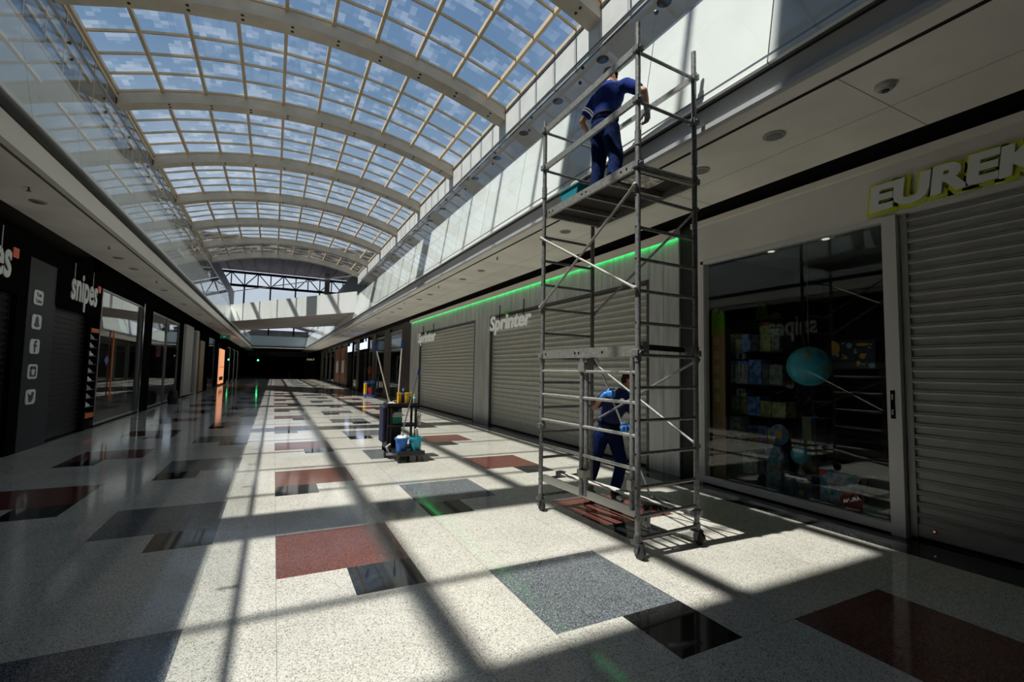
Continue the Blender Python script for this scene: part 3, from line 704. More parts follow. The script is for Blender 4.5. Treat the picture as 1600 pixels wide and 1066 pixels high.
# ---- further right shops
def shopwin(n, X, ya, yb, z0, z1, side, label, fm=None, th=.05):
    s = 1 if side > 0 else -1
    w = MB().box(X+s*.03-.004, X+s*.03+.004, ya, yb, z0, z1); o = struct('window_%d' % n, w, MATS['shop glass'], label=label)
    f = MB(); 
    for a, c, e0, e1 in ((ya-th, ya, z0-th, z1+th), (yb, yb+th, z0-th, z1+th)): f.box(min(X, X+s*.08), max(X, X+s*.08), a, c, e0, e1)
    f.box(min(X, X+s*.08), max(X, X+s*.08), ya, yb, z0-th, z0); f.box(min(X, X+s*.08), max(X, X+s*.08), ya, yb, z1, z1+th)
    f.build('window_frame', fm or GREYM, o); return o
b = MB(); b.box(SF, 6.3, 22.7, 24.5, 0, 4.06); b.box(SF+.1, 6.3, 24.5, 72, 3.75, 4.06)
struct('wall_right_dark', b, CHAR)
shopwin(31, SF, 24.6, 27.3, .08, 3.7, 1, 'dark shop window beyond the steel facade')
BRZ = mat('bronze pilaster', (.075, .065, .055), .4, metal=.4)
pil = [(27.35, 28.75), (31.5, 32.5), (38.0, 39.2), (44.5, 45.8), (49.5, 50.4), (54, 55), (59, 60), (64, 65), (69, 71.9)]
b = MB()
for a, c in pil: b.box(SF-.03, 6.3, a, c, 0, 3.95)
struct('trim_39', b, BRZ, label='bronze pilasters between the far right shops')
k = 32
for a, c in ((28.8, 31.45), (32.55, 33.9), (39.25, 41.2), (45.85, 49.4), (50.45, 53.9), (55.1, 58.9), (60.1, 63.9), (65.1, 68.9)):
    shopwin(k, SF+.02, a, c, .1, 3.6, 1, 'dark shop window in the far right row'); k += 1
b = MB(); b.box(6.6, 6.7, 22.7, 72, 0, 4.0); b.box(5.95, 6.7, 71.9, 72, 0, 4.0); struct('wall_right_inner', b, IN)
for ya, yb, lb in ((34.2, 37.6, 'lit merkal sign nearer the blue and yellow cart'), (41.6, 44.2, 'lit merkal sign farther down the right-hand shops')):
    t = thing('shop_sign', lb, 'sign', (SF-.02, (ya+yb)/2, 3.2))
    MB().box(SF-.04, SF+.1, ya, yb, 2.95, 3.9).build('board', BLACK, t)
    lettering('merkal', .66, (SF-.05, yb-.15, 3.12), (0, -1, 0), yb-ya-.3, .05, mat('lit sign letters', (.7, .75, .9), .4, emit=(.72, .80, 1), es=1.1), t, off=.03)
b = MB()
t = thing('poster', 'tall dark poster with an orange and red flame, on the far right shop glass', 'poster', (SF, 46.5, .2))
PM = mat('flame poster', (.45, .13, .03), .5, noise_s=1.6, thr=(.45, .60), col2=(.03, .02, .015), stretch=(1, 2.5, .6))
MB().box(SF-.02, SF+.0, 46.0, 49.2, .2, 3.6).build('print', PM, t); MB().box(SF-.03, SF-.02, 46.6, 48.4, 1.2, 2.4).build('white_notice', mat('notice', (.45, .43, .42), .6), t)
t = thing('poster', 'second dark flame poster farther down the right-hand shops', 'poster', (SF, 51.5, .2))
MB().box(SF-.02, SF+.0, 50.6, 53.7, .2, 3.6).build('print', PM, t); MB().box(SF-.03, SF-.02, 51.2, 53.0, 1.2, 2.4).build('white_notice', MATS['notice'], t)
# ================================================================== LEFT SHOPS  (X = -4.12, facing +X)
XL = -4.12
b = MB(); b.box(-4.3, XL, Y0, 15.7, 3.62, 3.98); b.box(-4.25, XL+.015, Y0, 72, 3.78, 3.84); b.box(-4.3, XL-.02, 15.7, 72, 3.70, 4.45)
b.box(-4.3, XL, 11.35, 11.72, 0, 3.62); b.box(-4.3, XL, 15.05, 15.2, 0, 3.62); b.box(-4.4, -4.3, Y0, 15.2, 3.0, 3.62)
struct('wall_left', b, BLACK, label='black fascia of the shoe shop')
b = MB(); b.box(XL-.01, XL+.012, 11.72, 12.95, 0, 3.62); b.box(-4.3, XL-.01, 11.72, 12.95, 0, 3.62)
ow = struct('wall_left_panel', b, mat('anthracite panel', (.032, .037, .042), .4, spec=.08), label='anthracite panel carrying five icons')
shutter('roller_shutter', XL-.12, 12.98, 15.05, .02, 3.4, SHUTD, 'closed black roller shutter between the icon panel and the shoe display', side=-1)
shutter('roller_shutter', XL-.12, 2.0, 11.35, .02, 3.4, SHUTD, 'closed black roller shutter at the left edge', side=-1)
SN = mat('pale grey letters', (.8, .83, .83), .4); ORS = mat('orange square', (.90, .13, .04), .4)
for y, lb in ((13.62, 'snipes sign in tall pale letters with an orange square, right of the icon panel'), (9.25, 'snipes sign cut off by the left edge of the photo, only its last letters showing')):
    t = thing('shop_sign', lb, 'sign', (XL+.1, y+.9, 3.2))
    lettering('snipes', .64, (XL+.036, y, 3.10), (0, 1, 0), 1.66, .016, SN, t, off=.022)
    MB().box(XL+.036, XL+.052, y+1.70, y+1.90, 3.46, 3.63).build('orange_square', ORS, t)
    for k in (.1, 1.3): MB().tube((XL+.05, y+k, 3.5), (XL+.05, y+k, 3.9), .012, 6).build('hanging_rod', GREYM, t)
    MB().box(-4.2, XL+.03, y-.7, y+2.0, 2.85, 3.62).build('backboard', BLACK, t)
IC = mat('icon tile', (.75, .78, .79), .4)
zs = [2.90, 2.43, 1.96, 1.48, 1.00]; nm = ['video', 'ghost', 'letter f', 'camera', 'bird']
for z, n_ in zip(zs, nm):
    o = MB().prism(roundrect(.40, .28, .07), (XL+.013, 12.12, z), (0, 1, 0), (0, 0, 1), (.012, 0, 0)).build('social_icon', IC)
    tag(o, {'video': 'rounded white You Tube tile, topmost of five on the anthracite panel', 'ghost': 'rounded white tile with a dark ghost shape, second from the top', 'letter f': 'rounded white tile with a dark letter f, third of five', 'camera': 'rounded white tile with a dark camera, fourth of five', 'bird': 'rounded white tile with a dark bird, lowest of five'}[n_], 'sign')
    X_, gx_ = XL+.0252, mat('glyph', (.03, .035, .04), .4); Yc = 12.12
    g = MB()
    if n_ == 'video':
        lettering('You', .08, (X_, Yc-.1, z+.015), (0, 1, 0), .2, .004, gx_, o, split=False, off=.02, name='glyph')
        lettering('Tube', .07, (X_, Yc-.13, z-.10), (0, 1, 0), .26, .004, gx_, o, split=False, off=.02, name='glyph'); continue
    if n_ == 'ghost': g.prism([(-.12, -.07), (-.06, -.09), (0, -.105), (.06, -.09), (.12, -.07), (.075, -.02), (.065, .05), (.04, .10), (0, .115), (-.04, .10), (-.065, .05), (-.075, -.02)], (X_, Yc, z), (0, 1, 0), (0, 0, 1), (.004, 0, 0))
    if n_ == 'letter f': g.prism([(-.03, -.12), (.02, -.12), (.02, -.01), (.07, -.01), (.08, .035), (.02, .035), (.02, .06), (.035, .075), (.08, .075), (.08, .115), (.01, .115), (-.03, .08), (-.03, .035), (-.06, .035), (-.06, -.01), (-.03, -.01)], (X_, Yc, z), (0, 1, 0), (0, 0, 1), (.004, 0, 0))
    if n_ == 'camera':
        g.prism(roundrect(.26, .20, .04), (X_, Yc, z), (0, 1, 0), (0, 0, 1), (.004, 0, 0)); g2 = MB().lathe((X_+.004, Yc, z-.01), [(.06, 0), (.06, .003)], 18, ax=(1, 0, 0)).box(X_+.004, X_+.007, Yc-.13, Yc-.07, z+.02, z+.03).box(X_+.004, X_+.007, Yc+.07, Yc+.13, z+.02, z+.03); g2.build('lens_print', IC, o)
    if n_ == 'bird': g.prism([(-.13, -.07), (-.06, -.075), (-.12, -.03), (-.08, -.03), (-.13, .03), (-.10, .03), (-.13, .08), (-.05, .04), (0, .03), (.01, .075), (.05, .095), (.09, .08), (.13, .085), (.11, .06), (.13, .05), (.10, .03), (.09, -.03), (.05, -.08), (0, -.10), (-.07, -.10)], (X_, Yc, z), (0, 1, 0), (0, 0, 1), (.004, 0, 0))
    g.build('glyph', gx_, o)
# shoe display
t = thing('shoe_rack', 'narrow glass shoe rack with orange ends beside the black shutter', 'shelf', (XL, 15.5, .3))
MB().box(-4.35, XL+.0, 15.24, 15.82, 2.45, 2.55).build('top_panel', ORANGE, t); MB().box(-4.35, XL+.0, 15.24, 15.82, .28, .40).build('bottom_panel', ORANGE, t)
MB().box(-4.36, -4.34, 15.24, 15.82, .4, 2.45).build('back_panel', mat('rack back', (.10, .10, .10), .5), t)
MB().box(-4.35, XL-.02, 15.84, 15.88, .2, 3.6).build('end_post', BLACK, t)
SHO = [mat('white trainer', (.8, .8, .8), .5), mat('grey trainer', (.5, .51, .53), .5), mat('pale trainer', (.35, .36, .38), .5)]
for i in range(9):
    z = .55+.215*i
    MB().box(-4.34, XL-.02, 15.25, 15.81, z, z+.015).build('shelf_board', GREYM, t)
    b = MB(); pr = [(-.13, 0), (.14, 0), (.15, .03), (.10, .055), (.03, .075), (-.02, .11), (-.11, .12), (-.135, .06)]
    b.prism([(x*1.4, y*1.05) for x, y in pr], (-4.28, 15.53, z+.015), (0, 1, 0), (0, 0, 1), (.10, 0, 0))
    o = b.build('trainer', SHO[i % 3], bevel=.012); tag(o, 'trainer on a shelf of the narrow orange-ended rack', 'shoe', 'trainers on the narrow rack')
# left windows and posts
shopwin(40, XL, 15.92, 20.0, .1, 3.6, -1, 'reflective shop window right of the shoe rack', GREYM)
MB().box(XL+.0, XL+.025, 17.0, 17.06, .6, 2.6).build('orange_cable_sign', ORANGE, bpy.data.objects['window_40'])
o = MB().prism([(0, -.14), (.18, 0), (0, .14), (-.18, 0)], (XL+.05, 16.35, 1.75), (0, 1, 0), (0, 0, 1), (.01, 0, 0)).build('window_sticker', mat('sticker blue', (.10, .14, .4), .5)); o.parent = bpy.data.objects['window_40']
LBR = mat('brown post', (.05, .042, .036), .3)
b = MB()
for a, c in ((20.1, 21.5), (27.3, 28.2), (36.6, 38.5), (42.5, 44.5), (50.9, 53), (57, 59), (63, 65), (69, 71.9)): b.box(-4.4, XL+.04, a, c, 0, 3.75)
struct('trim_40', b, BLACK)
b = MB(); b.box(XL-.02, XL+.06, 20.06, 20.16, 0, 3.75); struct('trim_41', b, CHROME)
shopwin(41, XL, 21.6, 24.3, .1, 3.6, -1, 'shop window in the middle of the left row', GREYM)
shopwin(42, XL, 24.5, 27.2, .1, 3.6, -1, 'glass door bay in the left row', GREYM)
WP = mat('pale shop pilaster', (.42, .40, .36), .5)
b = MB(); b.box(-4.4, XL+.12, 28.4, 30.8, .12, 3.72); b.box(-4.4, XL+.05, 32.6, 33.6, 0, 3.7); b.box(-4.4, XL+.03, 27.9, 28.4, 0, 3.72)
struct('trim_42', b, WP, label='pale pilasters of a shop front in the left row')
shopwin(43, XL, 30.9, 32.5, .1, 3.6, -1, 'narrow window between the pale pilasters', WP)
o = MB().box(XL+.02, XL+.08, 34.2, 36.0, .05, 3.2).build('wooden_board', mat('light wood board', (.42, .30, .18), .5)); tag(o, 'tall light wooden board between dark posts in the left row', 'board')
shopwin(44, XL, 38.6, 42.4, .1, 3.6, -1, 'dark shop window before the orange screen', GREYM)
o = MB().box(XL+.02, XL+.10, 45.6, 49.6, .15, 3.1).build('advertising_screen', mat('orange lit panel', (.7, .35, .18), .5, emit=(1, .42, .20), es=.75)); tag(o, 'glowing orange panel in the far left shop row', 'screen')
MB().box(XL+.10, XL+.13, 45.8, 48.6, .45, .75).build('dark_print', BLACKM, o); MB().box(XL+.10, XL+.12, 45.6, 49.6, 1.55, 1.58).build('seam', BRZ, o)
for n_, (a, c) in enumerate(((53.1, 56.9), (59.1, 62.9), (65.1, 68.9))): shopwin(45+n_, XL, a, c, .1, 3.5, -1, 'dark shop window in the far left row', CREAM)
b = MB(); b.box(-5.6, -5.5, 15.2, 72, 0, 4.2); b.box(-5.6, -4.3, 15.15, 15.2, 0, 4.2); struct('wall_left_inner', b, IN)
for y, w_ in ((22.4, .9), (25.0, .9)):
    o = MB().box(-4.6, -4.55, y, y+w_, 2.0, 2.75).build('window_poster', mat('red and blue print', (.35, .04, .04), .5, noise_s=3, thr=(.45, .55), col2=(.06, .12, .25))); tag(o, 'red and blue poster behind the left shop glass, %s' % ('nearer' if y < 23 else 'farther'), 'poster')
o = MB().lathe((XL+.35, 24.4, 0), [(.16, 0), (.20, .25), (.15, .55), (.08, .62)], 12).build('bag', BLACKM); tag(o, 'small black sack standing at the foot of the left shop glass', 'bag')
# ceiling fittings
def dl(x, y, lab, r=.11, m=None, grp=None):
    o = MB().lathe((x, y, 4.2), [(r, .0), (r, -.012), (r*.8, -.018)], 24).build('downlight', m or mat('downlight rim', (.38, .37, .34), .5)); tag(o, lab, 'ceiling light', grp)
    MB().lathe((x, y, 4.181), [(r*.72, 0), (r*.72, -.004)], 20).build('lens', mat('dull lens', (.20, .20, .19), .3), o)
dl(4.62, 3.06, 'round downlight in the right soffit nearest the camera, left of the smoke detector')
dl(4.64, 4.04, 'round downlight in the right soffit beside the scaffold post')
for y in (7.03, 7.65, 10.9, 12.2, 15.3, 16.6, 19.6, 21.0, 24, 28.5, 33, 38): dl(4.6, y, 'round downlight in the right soffit beyond the scaffold', .10, None, 'downlights in the right soffit beyond the scaffold')
for y in (9.9, 14.2, 15.6, 19.5, 23.5, 28, 33, 38): dl(-3.45, y, 'round downlight in the left soffit', .11, None, 'downlights in the left soffit')
o = MB().lathe((4.63, 2.05, 4.2), [(.075, 0), (.075, -.03), (.055, -.05), (.05, -.055)], 22).build('smoke_detector', mat('white plastic dim', (.45, .45, .43), .4), smooth=False); tag(o, 'round smoke detector on the right soffit above the toy shop', 'smoke detector')
MB().lathe((4.63, 2.05, 4.145), [(.03, 0), (.025, -.012)], 16).build('sensor', DGREY, o)
for k, (x, y) in enumerate([(4.35, 9.4), (4.35, 13.6), (4.35, 17.8), (-3.3, 9.15), (-3.3, 12.9), (-3.3, 17.5)]):
    o = MB().tube((x, y, 4.2), (x, y, 4.14), .012, 8).lathe((x, y, 4.145), [(.03, 0), (.03, -.006)], 12).build('sprinkler', DGREY); tag(o, 'small sprinkler head on the %s soffit' % ('right' if x > 0 else 'left'), 'sprinkler', 'sprinklers on the %s soffit' % ('right' if x > 0 else 'left'))
t = thing('exit_sign', 'small green emergency exit sign hanging under the left soffit', 'sign', (-3.55, 44, 4.0))
MB().box(-3.95, -3.25, 43.98, 44.03, 3.86, 4.16).build('panel', mat('exit green', (.02, .22, .12), .5, emit=(.02, .5, .25), es=.08), t); MB().box(-3.62, -3.58, 43.98, 44.03, 4.12, 4.2).build('hanger', GREYM, t)
MB().prism([(0, -.05), (.12, -.05), (.12, -.09), (.2, 0), (.12, .09), (.12, .05), (0, .05)], (-3.75, 43.975, 4.01), (1, 0, 0), (0, 0, 1), (0, .004, 0)).build('arrow', LETW, t)

# ================================================================== SCAFFOLD TOWER
FLp, FRp, RRp, BLp = (2.92, 4.94), (2.98, 3.32), (3.77, 3.36), (3.70, 4.99)
T = thing('scaffold_tower', 'tall wheeled aluminium scaffold tower with ladder ends beside the right shop windows', 'scaffold', (3.34, 4.15, 0))
RZ = [.62+.3*k for k in range(11)]
for nm_, p, zt in (('FL', FLp, 4.80), ('FR', FRp, 5.02), ('RR', RRp, 5.02), ('BL', BLp, 4.80)):
    b = MB().tube((p[0], p[1], .19), (p[0], p[1], zt), .0255, 16)
    for z in (1.85, 3.9): b.tube((p[0], p[1], z-.09), (p[0], p[1], z+.05), .031, 16)
    o = b.build('upright', ALUD, T, smooth=False)
    b = MB()
    for z in RZ+[.365, 4.24]:
        b.tube((p[0]-.027, p[1], z), (p[0]+.027, p[1], z), .009, 8)
    b.build('rung_ends', BLACK, o)
    # castor
    c = MB(); c.tube((p[0], p[1], .125), (p[0], p[1], .20), .034, 16); c.box(p[0]-.045, p[0]+.045, p[1]-.045, p[1]+.045, .122, .13)
    for s in (-1, 1): c.obox((p[0]+s*.031, p[1]-.018, .095), (.003, 0, 0), (0, .022, .008), (0, -.014, .045))
    w = c.build('castor_fork', DGREY, T)
    MB().lathe((p[0]-.02, p[1]-.03, .065), [(.052, 0), (.065, .006), (.065, .034), (.052, .04)], 26, ax=(1, 0, 0)).build('castor_wheel', RUBBER, w)
    MB().obox((p[0], p[1]+.055, .125), (.018, 0, 0), (0, .03, .012), (0, -.002, .006)).build('brake_lever', DGREY, w)
def rung(p, q, z, r=.0165, m=ALUD, z2=None):
    return MB().tube((p[0], p[1], z), (q[0], q[1], z if z2 is None else z2), r, 12).build('rung', m, T)
for z in RZ+[.365, .17, 4.24, 4.73]: rung(FRp, RRp, z)
for z in RZ+[.365, .17, 4.17, 4.66]: rung(FLp, BLp, z)
# guard rails (flat profiles)
def rail(p, q, z0, z1, w=.045, h=.055, m=ALU, name='guard_rail'):
    return MB().bar((p[0], p[1], z0), (q[0], q[1], z1), w, h).build(name, m, T)
rail(FLp, FRp, 4.68, 4.78, .03, .07); rail(FLp, FRp, 4.20, 4.27, .03, .07); rail(BLp, RRp, 4.70, 4.74, .03, .055)
def coupler(p, z):
    MB().box(p[0]-.04, p[0]+.04, p[1]-.04, p[1]+.04, z-.03, z+.03).tube((p[0], p[1]-.05, z+.0), (p[0], p[1]+.05, z), .02, 10).tube((p[0]+.035, p[1], z-.01), (p[0]+.035, p[1], z+.07), .012, 8).build('coupler', ALUD, T, bevel=.006)
for p, z in ((FRp, 4.76), (FRp, 4.26), (RRp, 4.74), (RRp, 4.26), (FLp, 4.68), (FLp, 4.20), (RRp, 3.62), (FRp, 3.62), (RRp, .30), (FRp, 1.84), (RRp, 1.86), (FLp, 1.84), (FLp, 1.0)): coupler(p, z)
# platform
pl = MB().box(2.97, 3.74, 3.38, 4.92, 3.642, 3.655).build('deck_board', PLY, T)
fr = MB(); fr.box(2.945, 2.975, 3.34, 4.96, 3.57, 3.66); fr.box(3.735, 3.765, 3.36, 4.97, 3.57, 3.66); fr.box(2.96, 3.75, 3.34, 3.375, 3.58, 3.65); fr.box(2.96, 3.75, 4.925, 4.96, 3.58, 3.65)
for y in (3.78, 4.18, 4.58): fr.box(2.97, 3.74, y-.015, y+.015, 3.59, 3.642)
fo = fr.build('deck_frame', ALU, T)
h = MB()
for y in (3.44, 3.52, 4.1, 4.18, 4.78, 4.86): h.tube((2.943, y, 3.615), (2.947, y, 3.615), .012, 10)
h.build('bolt_holes', BLACK, fo)
MB().box(3.12, 3.50, 3.5, 3.74, 3.634, 3.641).build('instruction_label', mat('paper label', (.62, .60, .54), .6, noise_s=18, noise_a=.4, thr=(.5, .6)), T)
# diagonal braces
ALUB = mat('brace aluminium', (.36, .34, .31), .6, metal=.4)
def brace(p, z0, q, z1, r=.014, m=ALUB, off=(0, 0)):
    a = V((p[0]+off[0], p[1]+off[1], z0)); c = V((q[0]+off[0], q[1]+off[1], z1)); d = (c-a).normalized()
    b = MB().tube(a+d*.03, c-d*.03, r, 10)
    for e_, s in ((a, 1), (c, -1)): b.tube(e_, e_+d*s*.09, r*1.5, 8, r2=r); b.ball(e_, .026, .026, .026, 10, 6)
    return b.build('diagonal_brace', m, T)
brace(FRp, 3.42, FLp, 2.44, off=(-.035, 0)); brace(FLp, 3.30, FRp, 2.44, off=(-.035, 0))
brace(RRp, 3.34, BLp, 2.42, m=ALUD, off=(.03, 0)); brace(BLp, 1.78, RRp, .94, m=ALUD, off=(.03, 0)); brace(BLp, 1.02, RRp, 1.80, m=ALUD, off=(.03, 0))
# horizontal beam and lower details
b = MB(); b.bar((FLp[0], FLp[1]-.03, 1.86), (FRp[0], FRp[1]+.02, 1.86), .03, .10); o = b.build('side_beam', ALU, T)
h = MB()
for k in (.06, .42, .46, .70, .97):
    x = FLp[0]+(FRp[0]-FLp[0])*k-.016; y = FLp[1]+(FRp[1]-FLp[1])*k; h.tube((x-.002, y, 1.86), (x+.002, y, 1.86), .013, 10)
h.build('bolt_holes', BLACK, o)
MB().bar((FRp[0]+.05, FRp[1]+.02, 1.90), (RRp[0]-.05, RRp[1]+.02, 1.89), .05, .05).build('end_beam', BLACKM, T)
MB().box(3.03, 3.10, 3.30, 3.36, 1.84, 1.95).build('beam_end_cap', ALU, T); MB().box(3.60, 3.74, 3.33, 3.39, 1.84, 1.92).build('beam_end_cap', ALU, T)
# folding side frame with a central hinge
MID = (2.95, 4.14)
for (px, py), za, zb in (((2.95, 4.15), .36, 1.80), ((2.975, 4.10), .36, 1.80), ((2.985, 3.40), .40, 1.80)):
    MB().tube((px, py, za), (px, py, zb), .024, 14).build('hinge_post', ALUD, T)
MB().box(2.915, 3.01, 4.07, 4.18, 1.66, 1.76).build('hinge_clamp', ALU, T); MB().box(2.915, 3.01, 4.07, 4.18, .55, .63).build('hinge_clamp', ALU, T); MB().box(2.945, 3.02, 3.37, 3.43, .58, .67).build('hinge_clamp', ALU, T)
for z in (.78, 1.08, 1.38, 1.66):
    MB().tube((FLp[0], FLp[1], z), (2.95, 4.14, z), .0165, 12).build('side_rail', ALU, T)
    MB().tube((2.955, 4.12, z), (FRp[0], FRp[1], z), .0165, 12).build('side_rail', ALU, T)
b = MB(); b.bar((FLp[0]+.03, FLp[1]-.02, .38), (FRp[0]+.03, FRp[1]+.02, .38), .025, .085); b.build('toe_board', mat('pale toe board', (.50, .49, .45), .5, metal=.2), T)
b = MB(); b.box(3.02, 3.10, 3.34, 3.38, .30, .36); b.box(3.10, 3.14, 3.33, 3.40, .25, .38); b.build('board_clamp', ALUD, T)
b = MB(); A_, B_ = V((3.20, 4.93, .41)), V((3.73, 3.40, .30)); d_ = (B_-A_).normalized(); s_ = V((-d_.y, d_.x, 0)).normalized()
for k in (-.035, .0, .035): b.tube(A_+s_*k, B_+s_*k, .014, 10)
b.build('plan_brace', ALUB, T); MB().obox(A_, d_*.04, s_*.05, (0, 0, .025)).build('brace_claw', ALUD, T); MB().obox(B_, d_*.05, s_*.05, (0, 0, .025)).build('brace_claw', ALUD, T)

# ================================================================== PEOPLE
def ring(c, r, f, rx, ry, n=20, pw=2.4):
    c, r, f = V(c), V(r), V(f); o = []
    for i in range(n):
        a = 2*PI*i/n; ca, sa = math.cos(a), math.sin(a)
        o.append(c+r*(rx*math.copysign(abs(ca)**(2/pw), ca))+f*(ry*math.copysign(abs(sa)**(2/pw), sa)))
    return o
def loft(b, rings):
    n = len(rings[0]); vs = [v for r in rings for v in r]
    fs = [(k*n+i, k*n+(i+1) % n, (k+1)*n+(i+1) % n, (k+1)*n+i) for k in range(len(rings)-1) for i in range(n)]
    fs += [tuple(range(n))[::-1], tuple(range((len(rings)-1)*n, len(rings)*n))]
    b.add(vs, fs)
def limb(b, pts, rad, n=14):
    pts = [V(p) for p in pts]
    for i in range(len(pts)-1): b.tube(pts[i], pts[i+1], rad[i], n, r2=rad[i+1])
    for p, r in zip(pts, rad): b.ball(p, r, r, r, n, 9)
def organic(name, b, m, parent, voxel=.009, smooth=2, wrinkle=0, seed=0):
    me = bpy.data.meshes.new(name); me.from_pydata(b.v, [], b.f); o = bpy.data.objects.new(name, me); COL.objects.link(o)
    bm = bmesh.new(); bm.from_mesh(me); bmesh.ops.recalc_face_normals(bm, faces=bm.faces); bm.to_mesh(me); bm.free()
    r = o.modifiers.new('r', 'REMESH'); r.mode = 'VOXEL'; r.voxel_size = voxel
    s = o.modifiers.new('s', 'SMOOTH'); s.factor = .5; s.iterations = smooth
    dg = bpy.context.evaluated_depsgraph_get(); dg.update(); m2 = bpy.data.meshes.new_from_object(o.evaluated_get(dg))
    bpy.data.objects.remove(o)
    if wrinkle:
        nn_ = [v.normal.copy() for v in m2.vertices]
        for v, q in zip(m2.vertices, nn_):
            p = v.co; w_ = noise.noise(V((p.x*9+seed, p.y*9, p.z*5)))+.5*noise.noise(V((p.x*22, p.y*22+seed, p.z*13))); v.co = p+q*(w_*wrinkle)
    m2.materials.clear(); m2.materials.append(m)
    for p in m2.polygons: p.use_smooth = True; p.material_index = 0
    o = bpy.data.objects.new(name, m2); COL.objects.link(o)
    if parent: setparent(o, parent)
    return o
def hand(b, wrist, d, palmn, side, curl=.5, s=1.0):
    """wrist point, direction of fingers, palm normal, side vector to the thumb"""
    w, d, n, t = V(wrist), V(d).normalized(), V(palmn).normalized(), V(side).normalized()
    k = w+d*.085*s
    loft(b, [ring(w, t, n, .027*s, .020*s, 12), ring(w+d*.04*s, t, n, .038*s, .017*s, 12), ring(k, t, n, .040*s, .014*s, 12)])
    for i, (off, L) in enumerate(((.029, .070), (.010, .080), (-.010, .074), (-.029, .058))):
        p = k+t*off*s; q = p; ang = 0; pts = [p-d*.012*s]; rad = [.0095*s]
        for j, f_ in enumerate((.45, .32, .23)):
            ang += curl*(.5+.25*j+.12*i/3); q = q+(d*math.cos(ang)+n*math.sin(ang))*L*f_*s; pts.append(q); rad.append((.0095-.0011*(j+1))*s)
        limb(b, pts, rad, 8)
    p = w+d*.022*s+t*.026*s; q = p+(d*.6+t*.75+n*.25).normalized()*.04*s; r_ = q+(d*.85+t*.15+n*.5).normalized()*.034*s; r3 = r_+(d*.8-t*.1+n*.55).normalized()*.026*s
    limb(b, [p, q, r_, r3], [.014*s, .0115*s, .0105*s, .009*s], 8)
def head(b, c, f, u, s=1.0):
    """c centre of skull, f face direction, u up"""
    c, f, u = V(c), V(f).normalized(), V(u).normalized(); u = (u-f*u.dot(f)).normalized(); r = f.cross(u).normalized(); R_ = Matrix((r, f, u)).transposed()
    b.ball(c+u*.02*s, .074*s, .094*s, .092*s, 20, 14, R_)
    loft(b, [ring(c-u*.105*s+f*.055*s, r, f, .024*s, .022*s, 14), ring(c-u*.085*s+f*.040*s, r, f, .046*s, .046*s, 14), ring(c-u*.05*s+f*.028*s, r, f, .058*s, .062*s, 14), ring(c+u*.0*s+f*.014*s, r, f, .067*s, .076*s, 14)])
    limb(b, [c+f*.094*s+u*.012*s, c+f*.116*s-u*.022*s], [.008*s, .014*s], 8)
    b.ball(c+f*.092*s-u*.060*s, .026*s, .010*s, .008*s, 12, 8, R_); b.ball(c+f*.086*s+u*.028*s, .052*s, .016*s, .009*s, 12, 8, R_)
    for q in (-1, 1):
        b.ball(c+r*q*.076*s-u*.005*s-f*.008*s, .010*s, .020*s, .032*s, 10, 8, R_); b.ball(c+f*.072*s+r*q*.044*s-u*.026*s, .018*s, .018*s, .016*s, 10, 8, R_)
    return R_, r, f, u
def hairm(c, R_, s=1.0):
    b = MB(); r, f, u = R_.col[0], R_.col[1], R_.col[2]; c = V(c)
    b.ball(c+u*.036*s-f*.012*s, .083*s, .098*s, .090*s, 24, 16, R_); b.ball(c-u*.02*s-f*.045*s, .072*s, .058*s, .07*s, 20, 12, R_)
    rn = random.Random(2)
    for _ in range(90):
        a, t_ = rn.uniform(0, 2*PI), rn.uniform(0, 1.25); d = u*math.cos(t_)+(r*math.cos(a)+f*math.sin(a))*math.sin(t_); b.ball(c+u*.034*s-f*.012*s+V((d.dot(r)*.0, 0, 0))+r*d.dot(r)*.082*s+f*d.dot(f)*.096*s+u*d.dot(u)*.089*s, .014*s, .014*s, .014*s, 6, 5)
    return b
def eyes(c, R_, parent, s=1.0):
    r, f, u = R_.col[0], R_.col[1], R_.col[2]; c = V(c)
    for q in (-1, 1):
        e_ = c+f*.086*s+r*q*.030*s+u*.006*s
        o = MB().ball(e_, .012*s, .009*s, .009*s, 12, 8, R_).build('eye', mat('eye white', (.7, .68, .65), .3), parent, smooth=True)
        MB().ball(e_+f*.006*s, .0055*s, .005*s, .0055*s, 10, 6, R_).build('iris', HAIR, o, smooth=True)
def shoe(b, ank, d, s=1.0):
    a, d = V(ank), V(d).normalized(); z0 = a.z; r = V((-d.y, d.x, 0))
    c = V((a.x, a.y, 0)); 
    def P(x, z): return V((a.x, a.y, z))+d*x
    loft(b, [ring(P(-.075, z0-.045), r, (0, 0, 1), .030*s, .022*s, 12), ring(P(-.05, z0-.02), r, (0, 0, 1), .040*s, .055*s, 12), ring(P(.03, z0-.025), r, (0, 0, 1), .044*s, .05*s, 12), ring(P(.11, z0-.042), r, (0, 0, 1), .050*s, .033*s, 12), ring(P(.175, z0-.05), r, (0, 0, 1), .040*s, .022*s, 12), ring(P(.195, z0-.055), r, (0, 0, 1), .022*s, .014*s, 12)])
    limb(b, [a, a+V((0, 0, .07))], [.045*s, .05*s])
